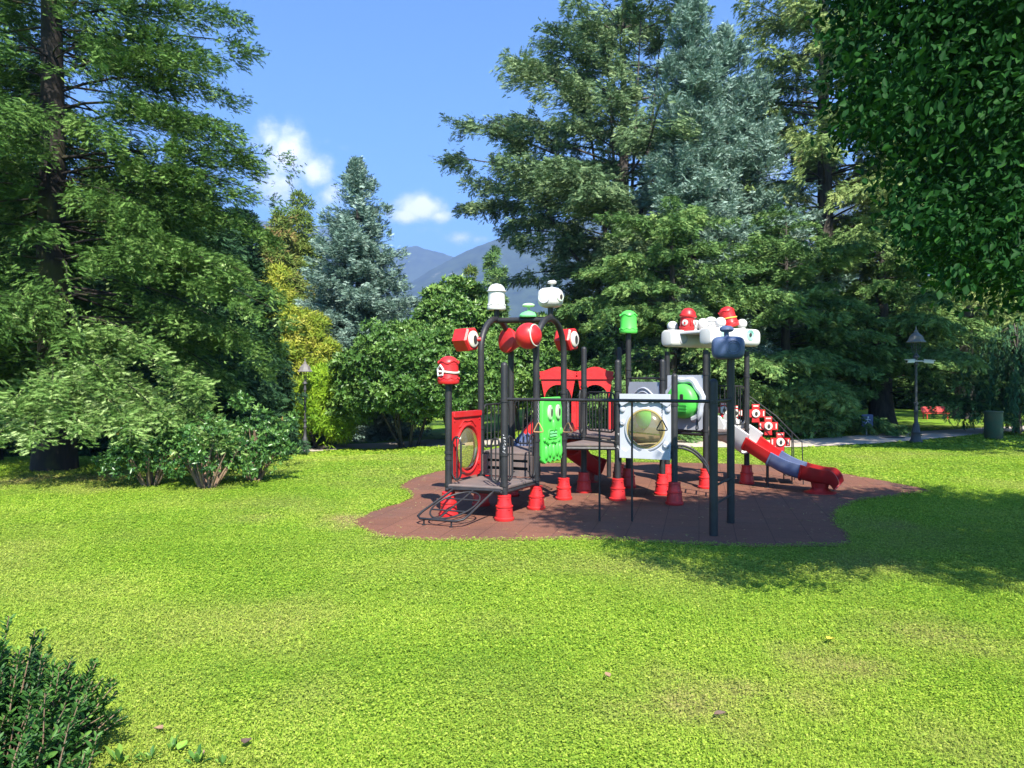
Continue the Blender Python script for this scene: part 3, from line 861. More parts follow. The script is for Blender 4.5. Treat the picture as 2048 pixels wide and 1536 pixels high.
def mat_amber():
    m, nt, out = newmat('amber_bubble')
    g = N(nt, 'ShaderNodeBsdfGlossy'); g.inputs['Roughness'].default_value = 0.12; g.inputs['Color'].default_value = (0.95, 0.9, 0.75, 1)
    t = N(nt, 'ShaderNodeBsdfTransparent'); t.inputs['Color'].default_value = (0.76, 0.68, 0.44, 1)
    d = N(nt, 'ShaderNodeBsdfPrincipled'); d.inputs['Base Color'].default_value = (0.36, 0.31, 0.15, 1); d.inputs['Roughness'].default_value = 0.3
    m1 = N(nt, 'ShaderNodeMixShader'); m1.inputs[0].default_value = 0.25
    nt.links.new(t.outputs[0], m1.inputs[1]); nt.links.new(d.outputs[0], m1.inputs[2])
    f = N(nt, 'ShaderNodeFresnel'); f.inputs['IOR'].default_value = 1.6
    m2 = N(nt, 'ShaderNodeMixShader'); nt.links.new(f.outputs[0], m2.inputs[0]); nt.links.new(m1.outputs[0], m2.inputs[1]); nt.links.new(g.outputs[0], m2.inputs[2])
    nt.links.new(m2.outputs[0], out.inputs[0])
    return m
M_AMBER = mat_amber()

Zv = Vector((0, 0, 1))
u_ = Vector((0.912, -0.410, 0)).normalized(); v_ = Vector((0.455, 0.890, 0)).normalized()
def V3(x, y, z=0): return Vector((x, y, z))
PA = V3(-1.02, 12.05); PB = V3(-0.12, 11.68); PC = V3(0.41, 12.68); PD = V3(-0.54, 13.05); PE = V3(0.945, 13.7); PG = V3(-0.02, 14.1)
PF_ = V3(1.395, 14.55); PH = V3(1.92, 13.62); PL = V3(2.85, 13.15); PJ = V3(2.86, 14.25); PR = V3(2.36, 15.2); PS = V3(2.27, 15.9)
PK = V3(3.28, 15.85); PM = V3(3.90, 15.1); PN = V3(4.93, 15.75); PO = PK + PN - PM
P1 = V3(2.83, 10.53); P2 = V3(3.34, 11.45)

play = empty('play_structure', (1.6, 13.6, 0.0), 'black posted climbing structure with red, green and white face panels and slides', 'play structure')

def zat(py, p): return CAMH + (HZ - py) / FPX * p.y
def dome_post(p, top, r=0.056, name='post', base=True, dome=True, parent=play):
    mb = MB()
    prof = [(r, 0.0), (r, top - r)]
    if dome: prof += [(r * math.cos(a), top - r + r * math.sin(a)) for a in (0.3, 0.6, 0.9, 1.2, 1.45)]
    else: prof += [(r, top)]
    mb.lathe(prof, p, seg=18)
    o = mb.build(name, M_BLACK, parent)
    if base:
        b = MB()
        b.lathe([(0.150, 0.0), (0.158, 0.015), (0.158, 0.045), (0.140, 0.060), (0.133, 0.15), (0.126, 0.205), (0.138, 0.212), (0.138, 0.232), (0.118, 0.240), (0.108, 0.30), (0.103, 0.365), (0.108, 0.372), (0.106, 0.392), (0.075, 0.396), (0.062, 0.398)], p, seg=26)
        for k in range(4):        # moulded hooks round the cup
            a = k * math.pi / 2 + 0.6
            for (rr, hh) in ((0.132, 0.185), (0.109, 0.345)):
                q = p + V3(math.cos(a) * rr, math.sin(a) * rr, hh)
                b.sup(q, (V3(-math.sin(a), math.cos(a), 0), V3(math.cos(a), math.sin(a), 0), Zv), (0.022, 0.010, 0.009), 0.6, 8, 6)
        b.build('post_base', M_RED, o)
    return o

def clamp(p, zs, mb):
    for z in zs:
        mb.lathe([(0.058, z - 0.024), (0.067, z - 0.020), (0.067, z + 0.020), (0.058, z + 0.024)], p, seg=16)

post_objs = {}
for nm, p, top, dm in [('A', PA, 2.18, False), ('B', PB, zat(724, PB), True), ('C', PC, 2.70, False), ('D', PD, 2.70, False), ('E', PE, 2.70, False), ('G', PG, 2.70, False),
                       ('F', PF_, zat(693, PF_), True), ('H', PH, zat(719, PH), True), ('L', PL, zat(747, PL), True), ('J', PJ, zat(718, PJ), True), ('R', PR, zat(660, PR), False), ('S', PS, zat(694, PS), True),
                       ('K', PK, 2.78, False), ('M', PM, 2.78, False), ('N', PN, 2.78, False), ('O', PO, 2.78, False)]:
    post_objs[nm] = dome_post(p, top, dome=dm)
for nm, p, zs in [('A', PA, (0.92, 1.02, 0.5)), ('B', PB, (1.02, 1.86, 0.55)), ('C', PC, (1.16, 1.86, .5)), ('D', PD, (1.35, 1.62, .52)), ('E', PE, (1.95, 1.1)), ('F', PF_, (1.75, 2.05, 1.1)), ('H', PH, (1.76, 2.0, 1.05)),
                  ('L', PL, (1.75, 1.0)), ('J', PJ, (2.2, 1.1)), ('R', PR, (2.24, 2.4, 1.15)), ('K', PK, (2.3, 1.15)), ('M', PM, (2.3, 1.15)), ('N', PN, (2.25, 1.15))]:
    for z in zs:
        mb = MB(); clamp(p, (z,), mb); mb.build('clamp', M_BLACK, post_objs[nm])
# monkey bar posts: no cups
post_objs['P1'] = dome_post(P1, zat(757, P1), r=0.060, base=False)
post_objs['P2'] = dome_post(P2, zat(715, P2), r=0.058, base=False, dome=False)
mb = MB(); clamp(P1, (1.88,), mb); mb.build('clamp', M_BLACK, post_objs['P1'])
for z in (0.43, 0.69):
    d = (P2 - P1).normalized(); mb = MB(); mb.tube([P1 + d * 0.05 + Zv * z, P2 - d * 0.05 + Zv * z], 0.017, 10); mb.build('rung', M_BLACK, play)

# ---- overhead bar, with its two thin props
BARZ = 1.885
mb = MB(); d = (P1 - PB).normalized(); mb.tube([PB + Zv * BARZ, P1 + Zv * BARZ], 0.024, 12)
mb.build('overhead_bar', M_BLACK, play)
mb = MB(); mb.tube([P1 + Zv * BARZ, P2 + Zv * BARZ], 0.022, 12); mb.build('overhead_bar', M_BLACK, play)
def on_bar(px):     # point of the bar seen in this column
    k = (px - 1024) / FPX; t = (k * PB.y - PB.x) / ((P1.x - PB.x) - k * (P1.y - PB.y))
    return PB + (P1 - PB) * t
for px in (1199, 1264):
    p = on_bar(px); q = gp(px, 1043)
    mb = MB(); mb.tube([V3(q.x, q.y, 0.0), V3(q.x, q.y, BARZ - 0.1), V3((q.x + p.x) / 2, (q.y + p.y) / 2, BARZ), V3(p.x, p.y, BARZ)], 0.0165, 10)
    mb.build('support_pole', M_BLACK, play)

# ---- arches of the tall tower
def arch(a, b, name='arch'):
    mb = MB(); h = (b - a).length / 2; c = (a + b) / 2; d = (b - a).normalized(); pts = []
    for k in range(19):
        th = math.pi * k / 18
        pts.append(c - d * h * math.cos(th) + Zv * (2.68 + h * 1.02 * math.sin(th)))
    mb.tube([a + Zv * 2.55] + pts + [b + Zv * 2.55], 0.0555, 16)
    return mb.build(name, M_BLACK, play), c + Zv * (2.68 + h * 1.02)
_, ap1 = arch(PD, PG); _, ap2 = arch(PC, PE)
mb = MB(); d = (ap2 - ap1).normalized(); mb.tube([ap1 - Zv * .02, ap2 - Zv * .02], 0.052, 14); mb.build('crossbeam', M_BLACK, play)
for ap in (ap1, ap2):
    mb = MB(); mb.tube([ap, ap + Zv * 0.22], 0.05, 14); mb.build('stub_post', M_BLACK, play)

# ---- moulded heads on the posts
def wavy(mb, c, r, z, amp, k, rt=0.012, ph=0.0, seg=56, a0=0, a1=2 * math.pi, ax=None):
    X, Y, Z_ = ax or (V3(1, 0), V3(0, 1), Zv)
    full = abs(a1 - a0) > 6.28; n = seg
    pts = [c + (X * math.cos(a) + Y * math.sin(a)) * r + Z_ * (z + amp * math.sin(k * a + ph)) for a in [a0 + (a1 - a0) * i / (n if full else n - 1) for i in range(n)]]
    mb.tube(pts, rt, 7, closed=full)
def eye(parent, c, ax, r, iris=M_DARK, white=M_CREAM, ring=None, look=(0.25, -0.1)):
    """round eye facing along ax[2]; ax[0], ax[1] span its disc"""
    mb = MB(); mb.lathe([(r, 0), (r, 0.02), (r * 0.9, 0.032), (r * 0.2, 0.036)], c, ax, 26); mb.build('eye', white, parent)
    mb = MB(); q = c + ax[2] * 0.034 + ax[0] * r * look[0] + ax[1] * r * look[1]
    mb.lathe([(r * 0.46, 0), (r * 0.46, 0.008), (r * 0.2, 0.012)], q, (ax[0] * 0.75, ax[1] * 1.15, ax[2]), 18); mb.build('pupil', iris, parent)
    mb = MB(); mb.tube([c + ax[2] * 0.026 + (ax[0] * math.cos(t) + ax[1] * math.sin(t)) * r * 0.78 for t in [i * 2 * math.pi / 28 for i in range(28)]], 0.008, 6, closed=True); mb.build('eye_ring', ring or M_MINT, parent)
def axes_to(n):
    z = Vector(n).normalized(); x = Zv.cross(z).normalized(); return (x, z.cross(x), z)

def capsule(p, zb, r, h, mat, label=None, tilt=None, band=None, name='capsule_head'):
    ax = (V3(1, 0), V3(0, 1), Zv)
    if tilt: z = Vector(tilt).normalized(); x = V3(0, 1).cross(z).normalized(); ax = (x, z.cross(x), z)
    o = Vector(p) + Zv * zb; mb = MB()
    prof = [(r * 0.5, 0), (r * 0.98, 0.0), (r * 1.06, 0.02), (r * 1.06, 0.07), (r * 0.97, 0.10), (r * 0.97, h - r * 0.8)]
    prof += [(r * 0.99 * math.cos(a), h - r * 0.8 + r * 0.8 * math.sin(a)) for a in [0.12 * k for k in range(13)]]
    mb.lathe(prof, o, ax, 30)
    wavy(mb, o, r * 0.99, h - r * 0.62, 0.02, 5, 0.013, ax=ax); wavy(mb, o, r * 1.02, 0.085, 0.014, 9, 0.014, ax=ax)
    hd = mb.build(name, mat, play, label=label)
    if band:
        mb = MB(); wavy(mb, o, r * 1.0, h * 0.42, 0.012, 2, 0.017, ax=ax); mb.build('band', band, hd)
    return hd, o, ax
# red capsule with a white strap on the left hand post
hd, o, ax = capsule(PA, zat(768, PA), 0.165, 0.45, M_RED, band=M_CREAM)
mb = MB(); q = o + V3(-0.12, -0.115, 0.20); n = axes_to((-0.74, -0.66, 0))
mb.tube([q + n[0] * x + n[1] * y for (x, y) in ((-.055, -.07), (0.06, -.055), (.075, 0.03), (0, .10), (-.07, .04))], 0.017, 7, closed=True); mb.build('goggle', M_WHITE, hd)
capsule(PR, zat(667, PR), 0.17, 0.47, M_GREEN, band=None)
# white canister over the left arch
mb = MB(); o = ap1 + Zv * 0.17; r = 0.155
mb.lathe([(0.07, 0), (r * 1.02, 0), (r * 1.1, 0.02), (r * 1.08, 0.06), (r * .97, 0.085), (r * 1.0, 0.18), (r * 0.97, 0.29), (r * 1.0, 0.32), (r * 1.14, 0.33), (r * 1.15, 0.345), (r * 1.0, 0.36), (r * 0.9, 0.41), (r * 0.6, 0.455), (r * 0.2, 0.475)], o, None, 30)
wavy(mb, o, r * 1.0, 0.085, 0.012, 8, 0.013)
mb.build('canister_head', M_WHITE, play)
# white rounded head with a smile over the right arch
mb = MB(); o = ap2 + Zv * 0.36; fx = axes_to((0.05, -1, 0.0)); fx = (V3(0.95, -0.3).normalized(), V3(0.3, 0.95).normalized(), Zv)
mb.sup(o, fx, (0.215, 0.20, 0.175), 0.62)
hd = mb.build('apple_head', M_WHITE, play)
mb = MB(); f = -fx[1]
def onface(x, z): return o + fx[0] * x + Zv * z + f * (0.203 * (1 - (abs(x) / .23) ** 3.2 * .5) ** 1 + 0.0)
mb.tube([onface(-0.07 + 0.105 * math.cos(a), 0.01 + 0.115 * math.sin(a)) for a in [R(165 + k * 15) for k in range(14)]], [0.004 + 0.010 * math.sin(math.pi * k / 13) for k in range(14)], 7); mb.build('smile', M_GREY, hd)
eye(hd, o + fx[0] * 0.185 + f * 0.10, axes_to(fx[0] * 0.8 + f * 0.5), 0.085, look=(0.1, 0))
mb = MB(); mb.lathe([(0.025, 0.16), (0.02, 0.24), (0.075, 0.25), (0.085, 0.275), (0.06, 0.30), (0.01, 0.31)], o + V3(0, 0, 0), (V3(1, 0), V3(0, 1), V3(0.1, 0, 1).normalized()), 18); mb.build('stalk', M_WHITE, hd)
# green cap with a knob on the crossbeam
mb = MB(); o = ap1.lerp(ap2, 0.6); mb.lathe([(0.05, 0.02), (0.16, 0.03), (0.165, 0.055), (0.13, 0.10), (0.05, 0.135), (0.025, 0.15)], o, None, 26); hd = mb.build('cap_head', M_LGREEN, play)
mb = MB(); mb.lathe([(0.028, 0.14), (0.022, 0.20), (0.05, 0.205), (0.105, 0.215), (0.115, 0.235), (0.095, 0.262), (0.05, 0.275), (0.01, 0.278)], o, None, 22); mb.build('knob', M_PGREEN, hd)
# red ball with a pale seam, on the arch spring
o = at(1057, 672, 12.36); mb = MB(); mb.sup(o, (u_, v_, Zv), (0.218,) * 3, 1.0, 32, 20); hd = mb.build('ball_head', M_RED, play)
sn = axes_to(V3(0.86, -0.5, 0.08)); mb = MB(); mb.tube([o + sn[2] * 0.13 + (sn[0] * math.cos(t) + sn[1] * math.sin(t)) * 0.176 for t in [i * 2 * math.pi / 40 for i in range(40)]], 0.011, 7, closed=True); mb.build('seam', M_CREAM, hd)
mb = MB(); mb.tube([o, V3(PC.x, PC.y, o.z)], 0.05, 12); mb.build('neck', M_RED, hd)
def hexhead(o, post, facing):
    ax = axes_to(facing); mb = MB()
    prof = []
    rad = 0.225; n = 6
    vs = []; 
    for (d, k) in ((-0.20, 0.86), (-0.165, 1.0), (0.085, 1.0), (0.12, 0.88)):
        for i in range(n):
            a = math.pi * 2 * i / n + 0.12
            vs.append(o + ax[2] * d + (ax[0] * math.cos(a) + ax[1] * math.sin(a)) * rad * k)
    fs = [tuple(range(n))[::-1], tuple(3 * n + i for i in range(n))] + [(l * n + i, l * n + (i + 1) % n, (l + 1) * n + (i + 1) % n, (l + 1) * n + i) for l in range(3) for i in range(n)]
    mb.add(vs, fs); hd = mb.build('hexagon_head', M_RED, play, angle=20)
    eye(hd, o + ax[2] * 0.118, ax, 0.145, look=(0.12, -0.05), ring=M_WHITE)
    mb = MB(); mb.tube([o + ax[2] * 0.0, V3(post.x, post.y, o.z)], 0.04, 10); mb.build('neck', M_RED, hd)
hexhead(at(935, 679, PD.y - 0.02), PD, V3(0.84, -0.54, 0.02))
hexhead(at(1137, 679, PE.y + 0.15), PE, V3(0.84, -0.54, 0.02))
# red trumpet shape at the rear post
o = at(1024, 682, PG.y - 0.1); mb = MB(); z = V3(-0.75, -0.62, 0.05).normalized(); ax = axes_to(z)
mb.lathe([(0.03, -0.26), (0.07, -0.22), (0.12, -0.12), (0.20, 0.02), (0.235, 0.10), (0.225, 0.15), (0.16, 0.17), (0.05, 0.175)], o, ax, 26); mb.build('trumpet_head', M_RED, play)
# blue head with a mushroom handle on the monkey bar post
o = at(1456, 696, P2.y); fx = (V3(0.97, -0.25).normalized(), V3(0.25, 0.97).normalized(), Zv)
mb = MB(); mb.sup(o, fx, (0.245, 0.21, 0.175), 0.5); hd = mb.build('blue_head', M_BLUE, play)
f = -fx[1]; q = o + fx[0] * 0.075 + f * 0.205
mb = MB()
for r in (0.105, 0.075): mb.tube([q + (fx[0] * math.cos(t) + Zv * math.sin(t)) * r for t in [i * 2 * math.pi / 30 for i in range(30)]], 0.009, 6, closed=True)
mb.build('face_ring', M_BLUE, hd)
mb = MB(); mb.lathe([(0.05, 0.15), (0.035, 0.20), (0.03, 0.235), (0.085, 0.25), (0.108, 0.275), (0.10, 0.31), (0.06, 0.335), (0.01, 0.34)], o + f * 0.02 - fx[0] * 0.02, None, 22); mb.build('handle', M_BLUE, hd)

# ---- decks
def deck(poly, z, th=0.05, name='deck', mat=M_DECK):
    mb = MB(); mb.prism([(p[0], p[1]) for p in poly], (0, 0, z - th), (1, 0, 0), (0, 1, 0), th); o = mb.build(name, mat, play)
    mb = MB()                     # steel edge below the mat
    n = len(poly)
    for i in range(n):
        a, b = poly[i], poly[(i + 1) % n]; mb.tube([V3(a[0], a[1], z - th - 0.035), V3(b[0], b[1], z - th - 0.035)], 0.032, 6)
    mb.build('deck_edge', M_BLACK, o)
    return o
deck([PA - v_ * .06, PB - v_ * .06, PC, PD], 0.52)
deck([PD, PC, PE, PG], 0.95)
deck([PF_, PH, PJ, PR], 1.12)
deck([PE, PH, PF_], 1.02); deck([PH, PL, PJ], 0.98)
deck([PK, PM, PN, PO], 1.16)
deck([V3(1.0, 14.9), PF_, PR, V3(2.2, 16.3), V3(0.6, 16.2)], 1.12)
# riser with two slots between the lower decks
w = (PC - PD).length; mb = MB(); e = (PC - PD).normalized(); nrm = e.cross(Zv)
for k, (z0_, z1_) in enumerate(((0.54, 0.645), (0.70, 0.78), (0.825, 0.90))):
    mb.prism(rrect(w - .12, z1_ - z0_, .015, 2, w / 2, (z0_ + z1_) / 2), PD + nrm * 0.0, e, Zv, 0.04)
for x in (0.09, w * .5, w - .09): mb.prism(rrect(.10 if x != w * .5 else .16, 0.36, .01, 2, x, 0.72), PD + nrm * 0.003, e, Zv, 0.045)
mb.build('step_riser', M_DECK, play)
mb = MB(); mb.prism(rrect(w - .1, .37, .01, 1, w / 2, .72), PD - nrm * .12, e, Zv, .02); mb.build('slot_dark_sheet', M_BLACK, play)  # added black sheet, stands in for the dark behind the slots

# ---- bar railings
def railing(a, b, z0_, z1_, n, name='railing', inset=0.09, r=0.013):
    d = (b - a); L = d.length; d.normalize(); mb = MB(); A0 = a + d * inset; B0 = b - d * inset; rr = 0.10
    loop = [A0 + Zv * (z0_ + rr), A0 + Zv * (z1_ - rr), A0 + d * rr * .3 + Zv * (z1_ - rr * .3), A0 + d * rr + Zv * z1_, B0 - d * rr + Zv * z1_, B0 - d * rr * .3 + Zv * (z1_ - rr * .3), B0 + Zv * (z1_ - rr), B0 + Zv * (z0_ + rr),
            B0 - d * rr * .3 + Zv * (z0_ + rr * .3), B0 - d * rr + Zv * z0_, A0 + d * rr + Zv * z0_, A0 + d * rr * .3 + Zv * (z0_ + rr * .3)]
    mb.tube(loop, r * 1.25, 8, closed=True)
    for k in range(1, n):
        p = A0.lerp(B0, k / n); mb.tube([p + Zv * z0_, p + Zv * z1_], r * 0.85, 7)
    for z in (z0_ + .12, z1_ - .12):
        mb.tube([a + Zv * z, A0 + Zv * z], 0.011, 6); mb.tube([b + Zv * z, B0 + Zv * z], 0.011, 6)
    return mb.build(name, M_BLACK, play)
railing(PD, PG, 1.0, 1.75, 7); railing(PF_, PH, 1.22, 1.95, 9); railing(PC, PC.lerp(PB, 0.28), 0.55, 1.28, 2, inset=.06); railing(PB, PB.lerp(PC, 0.30), 0.60, 1.30, 2, inset=.07)
railing(PB, PB.lerp(PA, 0.30), 0.58, 1.28, 2, inset=.07); railing(PA, PA.lerp(PB, 0.30), 0.58, 1.28, 2, inset=.07)
railing(PG, PG.lerp(PE, 0.55), 1.0, 1.8, 5, inset=.07); railing(PE, PE.lerp(PF_, 0.35), 1.15, 2.0, 2); railing(PF_, PF_.lerp(PE, 0.33), 1.15, 2.0, 2)
railing(PN, PO, 1.25, 2.05, 7); railing(PM.lerp(PN, .55), PN, 1.25, 2.05, 3, inset=.05)

# ---- panels
def wave_line(mb, o, ex, ey, ez, pts, r=0.012):
    mb.tube([o + ex * x + ey * y + ez * 0.0 for (x, y) in pts], r, 7)
def arcpts(cx, cy, r, a0, a1, n=22, wob=0.0, k=5, sy=1.0):
    return [(cx + (r + wob * math.sin(k * t)) * math.cos(t), cy + sy * (r + wob * math.sin(k * t)) * math.sin(t)) for t in [R(a0 + (a1 - a0) * i / (n - 1)) for i in range(n)]]
def square_and_hole(w, h, cx, cy, r, seg=48, rc=0.05, sy=1.0):
    out = []; hole = []
    for i in range(seg):
        a = 2 * math.pi * (i + 0.5) / seg; c, s = math.cos(a), math.sin(a)
        x0, x1, y0, y1 = -cx, w - cx, -cy, h - cy
        t = min((x1 if c > 0 else x0) / c if abs(c) > 1e-6 else 9, (y1 if s > 0 else y0) / s if abs(s) > 1e-6 else 9)
        out.append((cx + c * t, cy + s * t)); hole.append((cx + c * r, cy + s * r * sy))
    return out, hole
def bubble(parent, c, ex, ey, ez, r, sy=1.0, depth=0.14, name='bubble_window'):
    mb = MB(); mb.lathe([(r, 0.0), (r * .97, depth * .35), (r * .85, depth * .66), (r * .6, depth * .9), (r * .3, depth * .98), (0.01, depth)], c, (ex, ey * sy, ez), 40)
    mb.f = [f for f in mb.f if len(f) == 4]
    mb.build(name, M_AMBER, parent)

# red panel with a bubble window between posts A and D
e = (PD - PA).normalized(); w = (PD - PA).length - 0.15; o = PA + e * 0.075 + Zv * 0.57; ez = e.cross(Zv); h = 1.05
mb = MB(); a, b = square_and_hole(w, h, w / 2, 0.47, 0.335, sy=1.06); mb.ringpanel(a, b, o - ez * 0.03, e, Zv, 0.07)
f = o + ez * 0.045
mb.tube([f + e * x + Zv * y for x, y in [(w / 2 + 0.385 * math.cos(t), .47 + .40 * math.sin(t)) for t in [i * 2 * math.pi / 40 for i in range(40)]]], 0.028, 8, closed=True)
wave_line(mb, f, e, Zv, ez, arcpts(w / 2, .47, .47, 52, 128, 40, wob=.012, k=11)); wave_line(mb, f, e, Zv, ez, arcpts(w / 2, .47, .43, 60, 120, 40, wob=.010, k=11))
mb.prism(rrect(w, .09, .02, 2, w / 2, h + .0), o - ez * .045, e, Zv, 0.11)
mb.prism(rrect(.05, .02, .008, 2, .1, .12), o + ez * .04, e, Zv, 0.02); mb.prism(rrect(.02, .06, .008, 2, w - .1, .2), o + ez * .04, e, Zv, 0.02)
for (x, y) in ((.05, .06), (w - .05, .06), (.05, h - .1), (w - .05, h - .1)): mb.lathe([(.018, 0), (.018, .008), (.006, .014)], o + e * x + Zv * y + ez * .04, (e, Zv, ez), 10)
rp = mb.build('window_panel', M_RED, play, label='red panel with round amber window')
bubble(rp, o + e * w / 2 + Zv * .47 - ez * 0.0, e, Zv, ez, 0.335, 1.06)

# white cloud panel with a bubble window between posts H and L
e = (PL - PH).normalized(); w = (PL - PH).length - 0.11; o = PH + e * 0.055 + Zv * 0.79; ez = e.cross(Zv); h = 1.17
o = PH + e * 0.055 + Zv * zat(917, PH.lerp(PL, .5)); h = zat(789, PH.lerp(PL, .5)) - o.z
mb = MB(); cy = h * .465; a, b = square_and_hole(w, h, w * .52, cy, 0.335); mb.ringpanel(a, b, o - ez * .04, e, Zv, .08)
f = o + ez * 0.05
mb.prism([(0.0, h - .16)] + [(w * k / 24, h - .17 - 0.045 * math.cos(k / 24 * 4 * math.pi) + (.05 if 8 < k < 16 else 0)) for k in range(1, 24)] + [(w, h - .16), (w, h + .01), (0, h + .01)], o + ez * .03, e, Zv, .065)
mb.prism([(0.0, 0.0), (w, 0.0), (w, .14)] + [(w * (1 - k / 30), .15 + 0.03 * math.cos(k / 30 * 8 * math.pi)) for k in range(1, 30)] + [(0, .14)], o + ez * .03, e, Zv, .06)
mb.tube([f + e * x + Zv * y for x, y in [(w * .52 + 0.365 * math.cos(t), cy + .365 * math.sin(t)) for t in [i * 2 * math.pi / 44 for i in range(44)]]], 0.024, 8, closed=True)
for (x, y, r) in ((.05, h * .55, .045), (w - .09, .25, .055), (.05, h - .27, .05), (w - .05, h - .26, .05)):
    mb.sup(f + e * x + Zv * y, (e, Zv, ez), (r, r * 1.2, .03), .9, 14, 8)
for (x, y) in ((.05, h * .55), (w - .09, .25)):
    mb.tube([f + ez * .03 + e * (x + .025 * math.cos(t)) + Zv * (y + .025 * math.sin(t)) for t in [i * .63 for i in range(10)]], .006, 5, closed=True)
wp = mb.build('window_panel', M_GREY, play, label='white cloud edged panel with round amber window')
mb = MB(); mb.tube([f + ez * .012 + e * x + Zv * y for x, y in [(w * .52 + 0.338 * math.cos(t), cy + .338 * math.sin(t)) for t in [i * 2 * math.pi / 44 for i in range(44)]]], 0.018, 8, closed=True); mb.build('window_rim', M_RIM, wp)
bubble(wp, o + e * w * .52 + Zv * cy + ez * .01, e, Zv, ez, 0.335, 1.0, 0.17)

# green climbing face panel between posts C and E
e = (PE - PC).normalized(); w = (PE - PC).length - 0.34; o = PC + e * 0.14 + e.cross(Zv) * 0.06; ez = e.cross(Zv)
zt, zb = zat(794, PC.lerp(PE, .5)), zat(921, PC.lerp(PE, .4)); o = o + Zv * zb; h = zt - zb
w = 0.80; o = at(1078, 921, 12.78); o = V3(o.x, o.y, zb)
mb = MB()
out = [(0, .05), (.02, .0)] + [(w * k / 16, -.012 + 0.02 * math.cos(k * 1.6)) for k in range(1, 16)] + [(w, .02), (w, h - .18), (w - .03, h - .12), (w - .06, h), (.05, h), (.02, h - .05), (0, h - .16)]
mb.prism(out, o, e, Zv, 0.075)
f = o + ez * .075
mb.sup(f + e * w * .52 + Zv * h * .55, (e, Zv, ez), (.055, .12, .05), .9, 14, 10)                                   # nose
for k, x in enumerate((.12, .27, .42, .57, .70)): mb.sup(f + e * x + Zv * (.16 + .035 * (k % 2)), (e, Zv, ez), (.055, .13, .045), .9, 12, 10)    # drips
mb.tube([f + e * x + Zv * y for x, y in [(.10, .36), (.2, .31), (.36, .34), (.52, .31), (.68, .36)]], .03, 8)
mb.tube([f + e * x + Zv * y for x, y in rrect(.36, .15, .05, 3, w * .5, h * .42)], .018, 7, closed=True)
mb.sup(f + e * .05 + Zv * (h * .35), (e, Zv, ez), (.045, .04, .035), .8, 12, 8); mb.sup(f + e * (w - .06) + Zv * (h * .45), (e, Zv, ez), (.045, .07, .035), .8, 12, 8)
gpn = mb.build('face_panel', M_GREEN, play, label='bright green moulded climbing panel with a face')
mb = MB(); mb.prism(rrect(.33, .12, .045, 3, w * .5, h * .42), f, e, Zv, .012); mb.build('mouth', plastic('dark_green_mouth', (0.02, 0.16, 0.03, 1), .5, .2), gpn)
mb = MB()
for r in range(2):
    for k in range(5): mb.prism(rrect(.042, .040, .01, 2, w * .5 - .11 + k * .055, h * .42 - .027 + r * .054), f + ez * .008, e, Zv, .016)
mb.build('teeth', M_LGREEN, gpn)
for x in (.27, .60):
    eye(gpn, f + e * x + Zv * (h * .76) + ez * .0, (e * 0.85, Zv * 1.25, ez), .105, look=(.15, 0), white=M_PGREEN, ring=M_GREEN)

# grey wave panel between posts R and J
e = (PJ - PR).normalized(); w = (PJ - PR).length - .1; ez = e.cross(Zv); o = PR + e * .05 + Zv * 1.15; h = zat(764, PJ) - 1.15
mb = MB(); a, b = square_and_hole(w, h, w / 2, .32, .25); mb.ringpanel(a, b, o - ez * .02, e, Zv, .06)
f = o + ez * .045
for r in (.34, .41, .48): wave_line(mb, f, e, Zv, ez, arcpts(w / 2, .38, r, 35, 145, wob=.012), .017)
mb.build('wave_panel', M_GREY, play)
mb = MB(); mb.tube([PR + Zv * (1.15 + h + .07), PJ + Zv * (1.15 + h + .07)], .022, 9); mb.build('panel_bar', M_BLACK, play)
mb = MB(); mb.lathe([(.25, -.02), (.24, .05), (.17, .10), (.02, .12)], o + e * w / 2 + Zv * .32, (e, Zv, ez), 26); mb.build('port_cover', M_GREEN, play)

# white cloud frame with a bulging green face between posts K and M
e = (PM - PK).normalized(); w = (PM - PK).length - .04; ez = e.cross(Zv); o = PK + e * .02 + Zv * 1.16; h = zat(750, PM) - 1.16
mb = MB(); a, b = square_and_hole(w, h, w / 2, h * .52, .36); mb.ringpanel(a, b, o - ez * .03, e, Zv, .07)
f = o + ez * .05
mb.tube([f + e * x + Zv * y for x, y in arcpts(w / 2, h * .52, .44, -60, 240, 34, .025, 7)], .07, 9)
mb.build('cloud_frame', M_GREY, play)
q = o + e * w / 2 + Zv * h * .52
mb = MB(); mb.lathe([(.35, -.02), (.36, .10), (.345, .20), (.30, .25), (.20, .275), (.02, .285)], q, (e, Zv, ez), 34)
hd = mb.build('barrel_face', M_GREEN, play)
mb = MB()
for k in (-1, 0, 1): mb.prism(rrect(.20, .035, .012, 2, .12, -.14 + k * .055), q + ez * .262, e, Zv, .02)
mb.build('slot', plastic('deep_green_slot', (0.03, 0.30, 0.04, 1), .5, .1), hd)
mb = MB()
for x in (-.12, .10):
    mb = MB(); mb.prism(rrect(.085, .12, .02, 2, x, .09), q + ez * .262, e, Zv, .022); mb.build('eye_slot', M_DARK, hd)

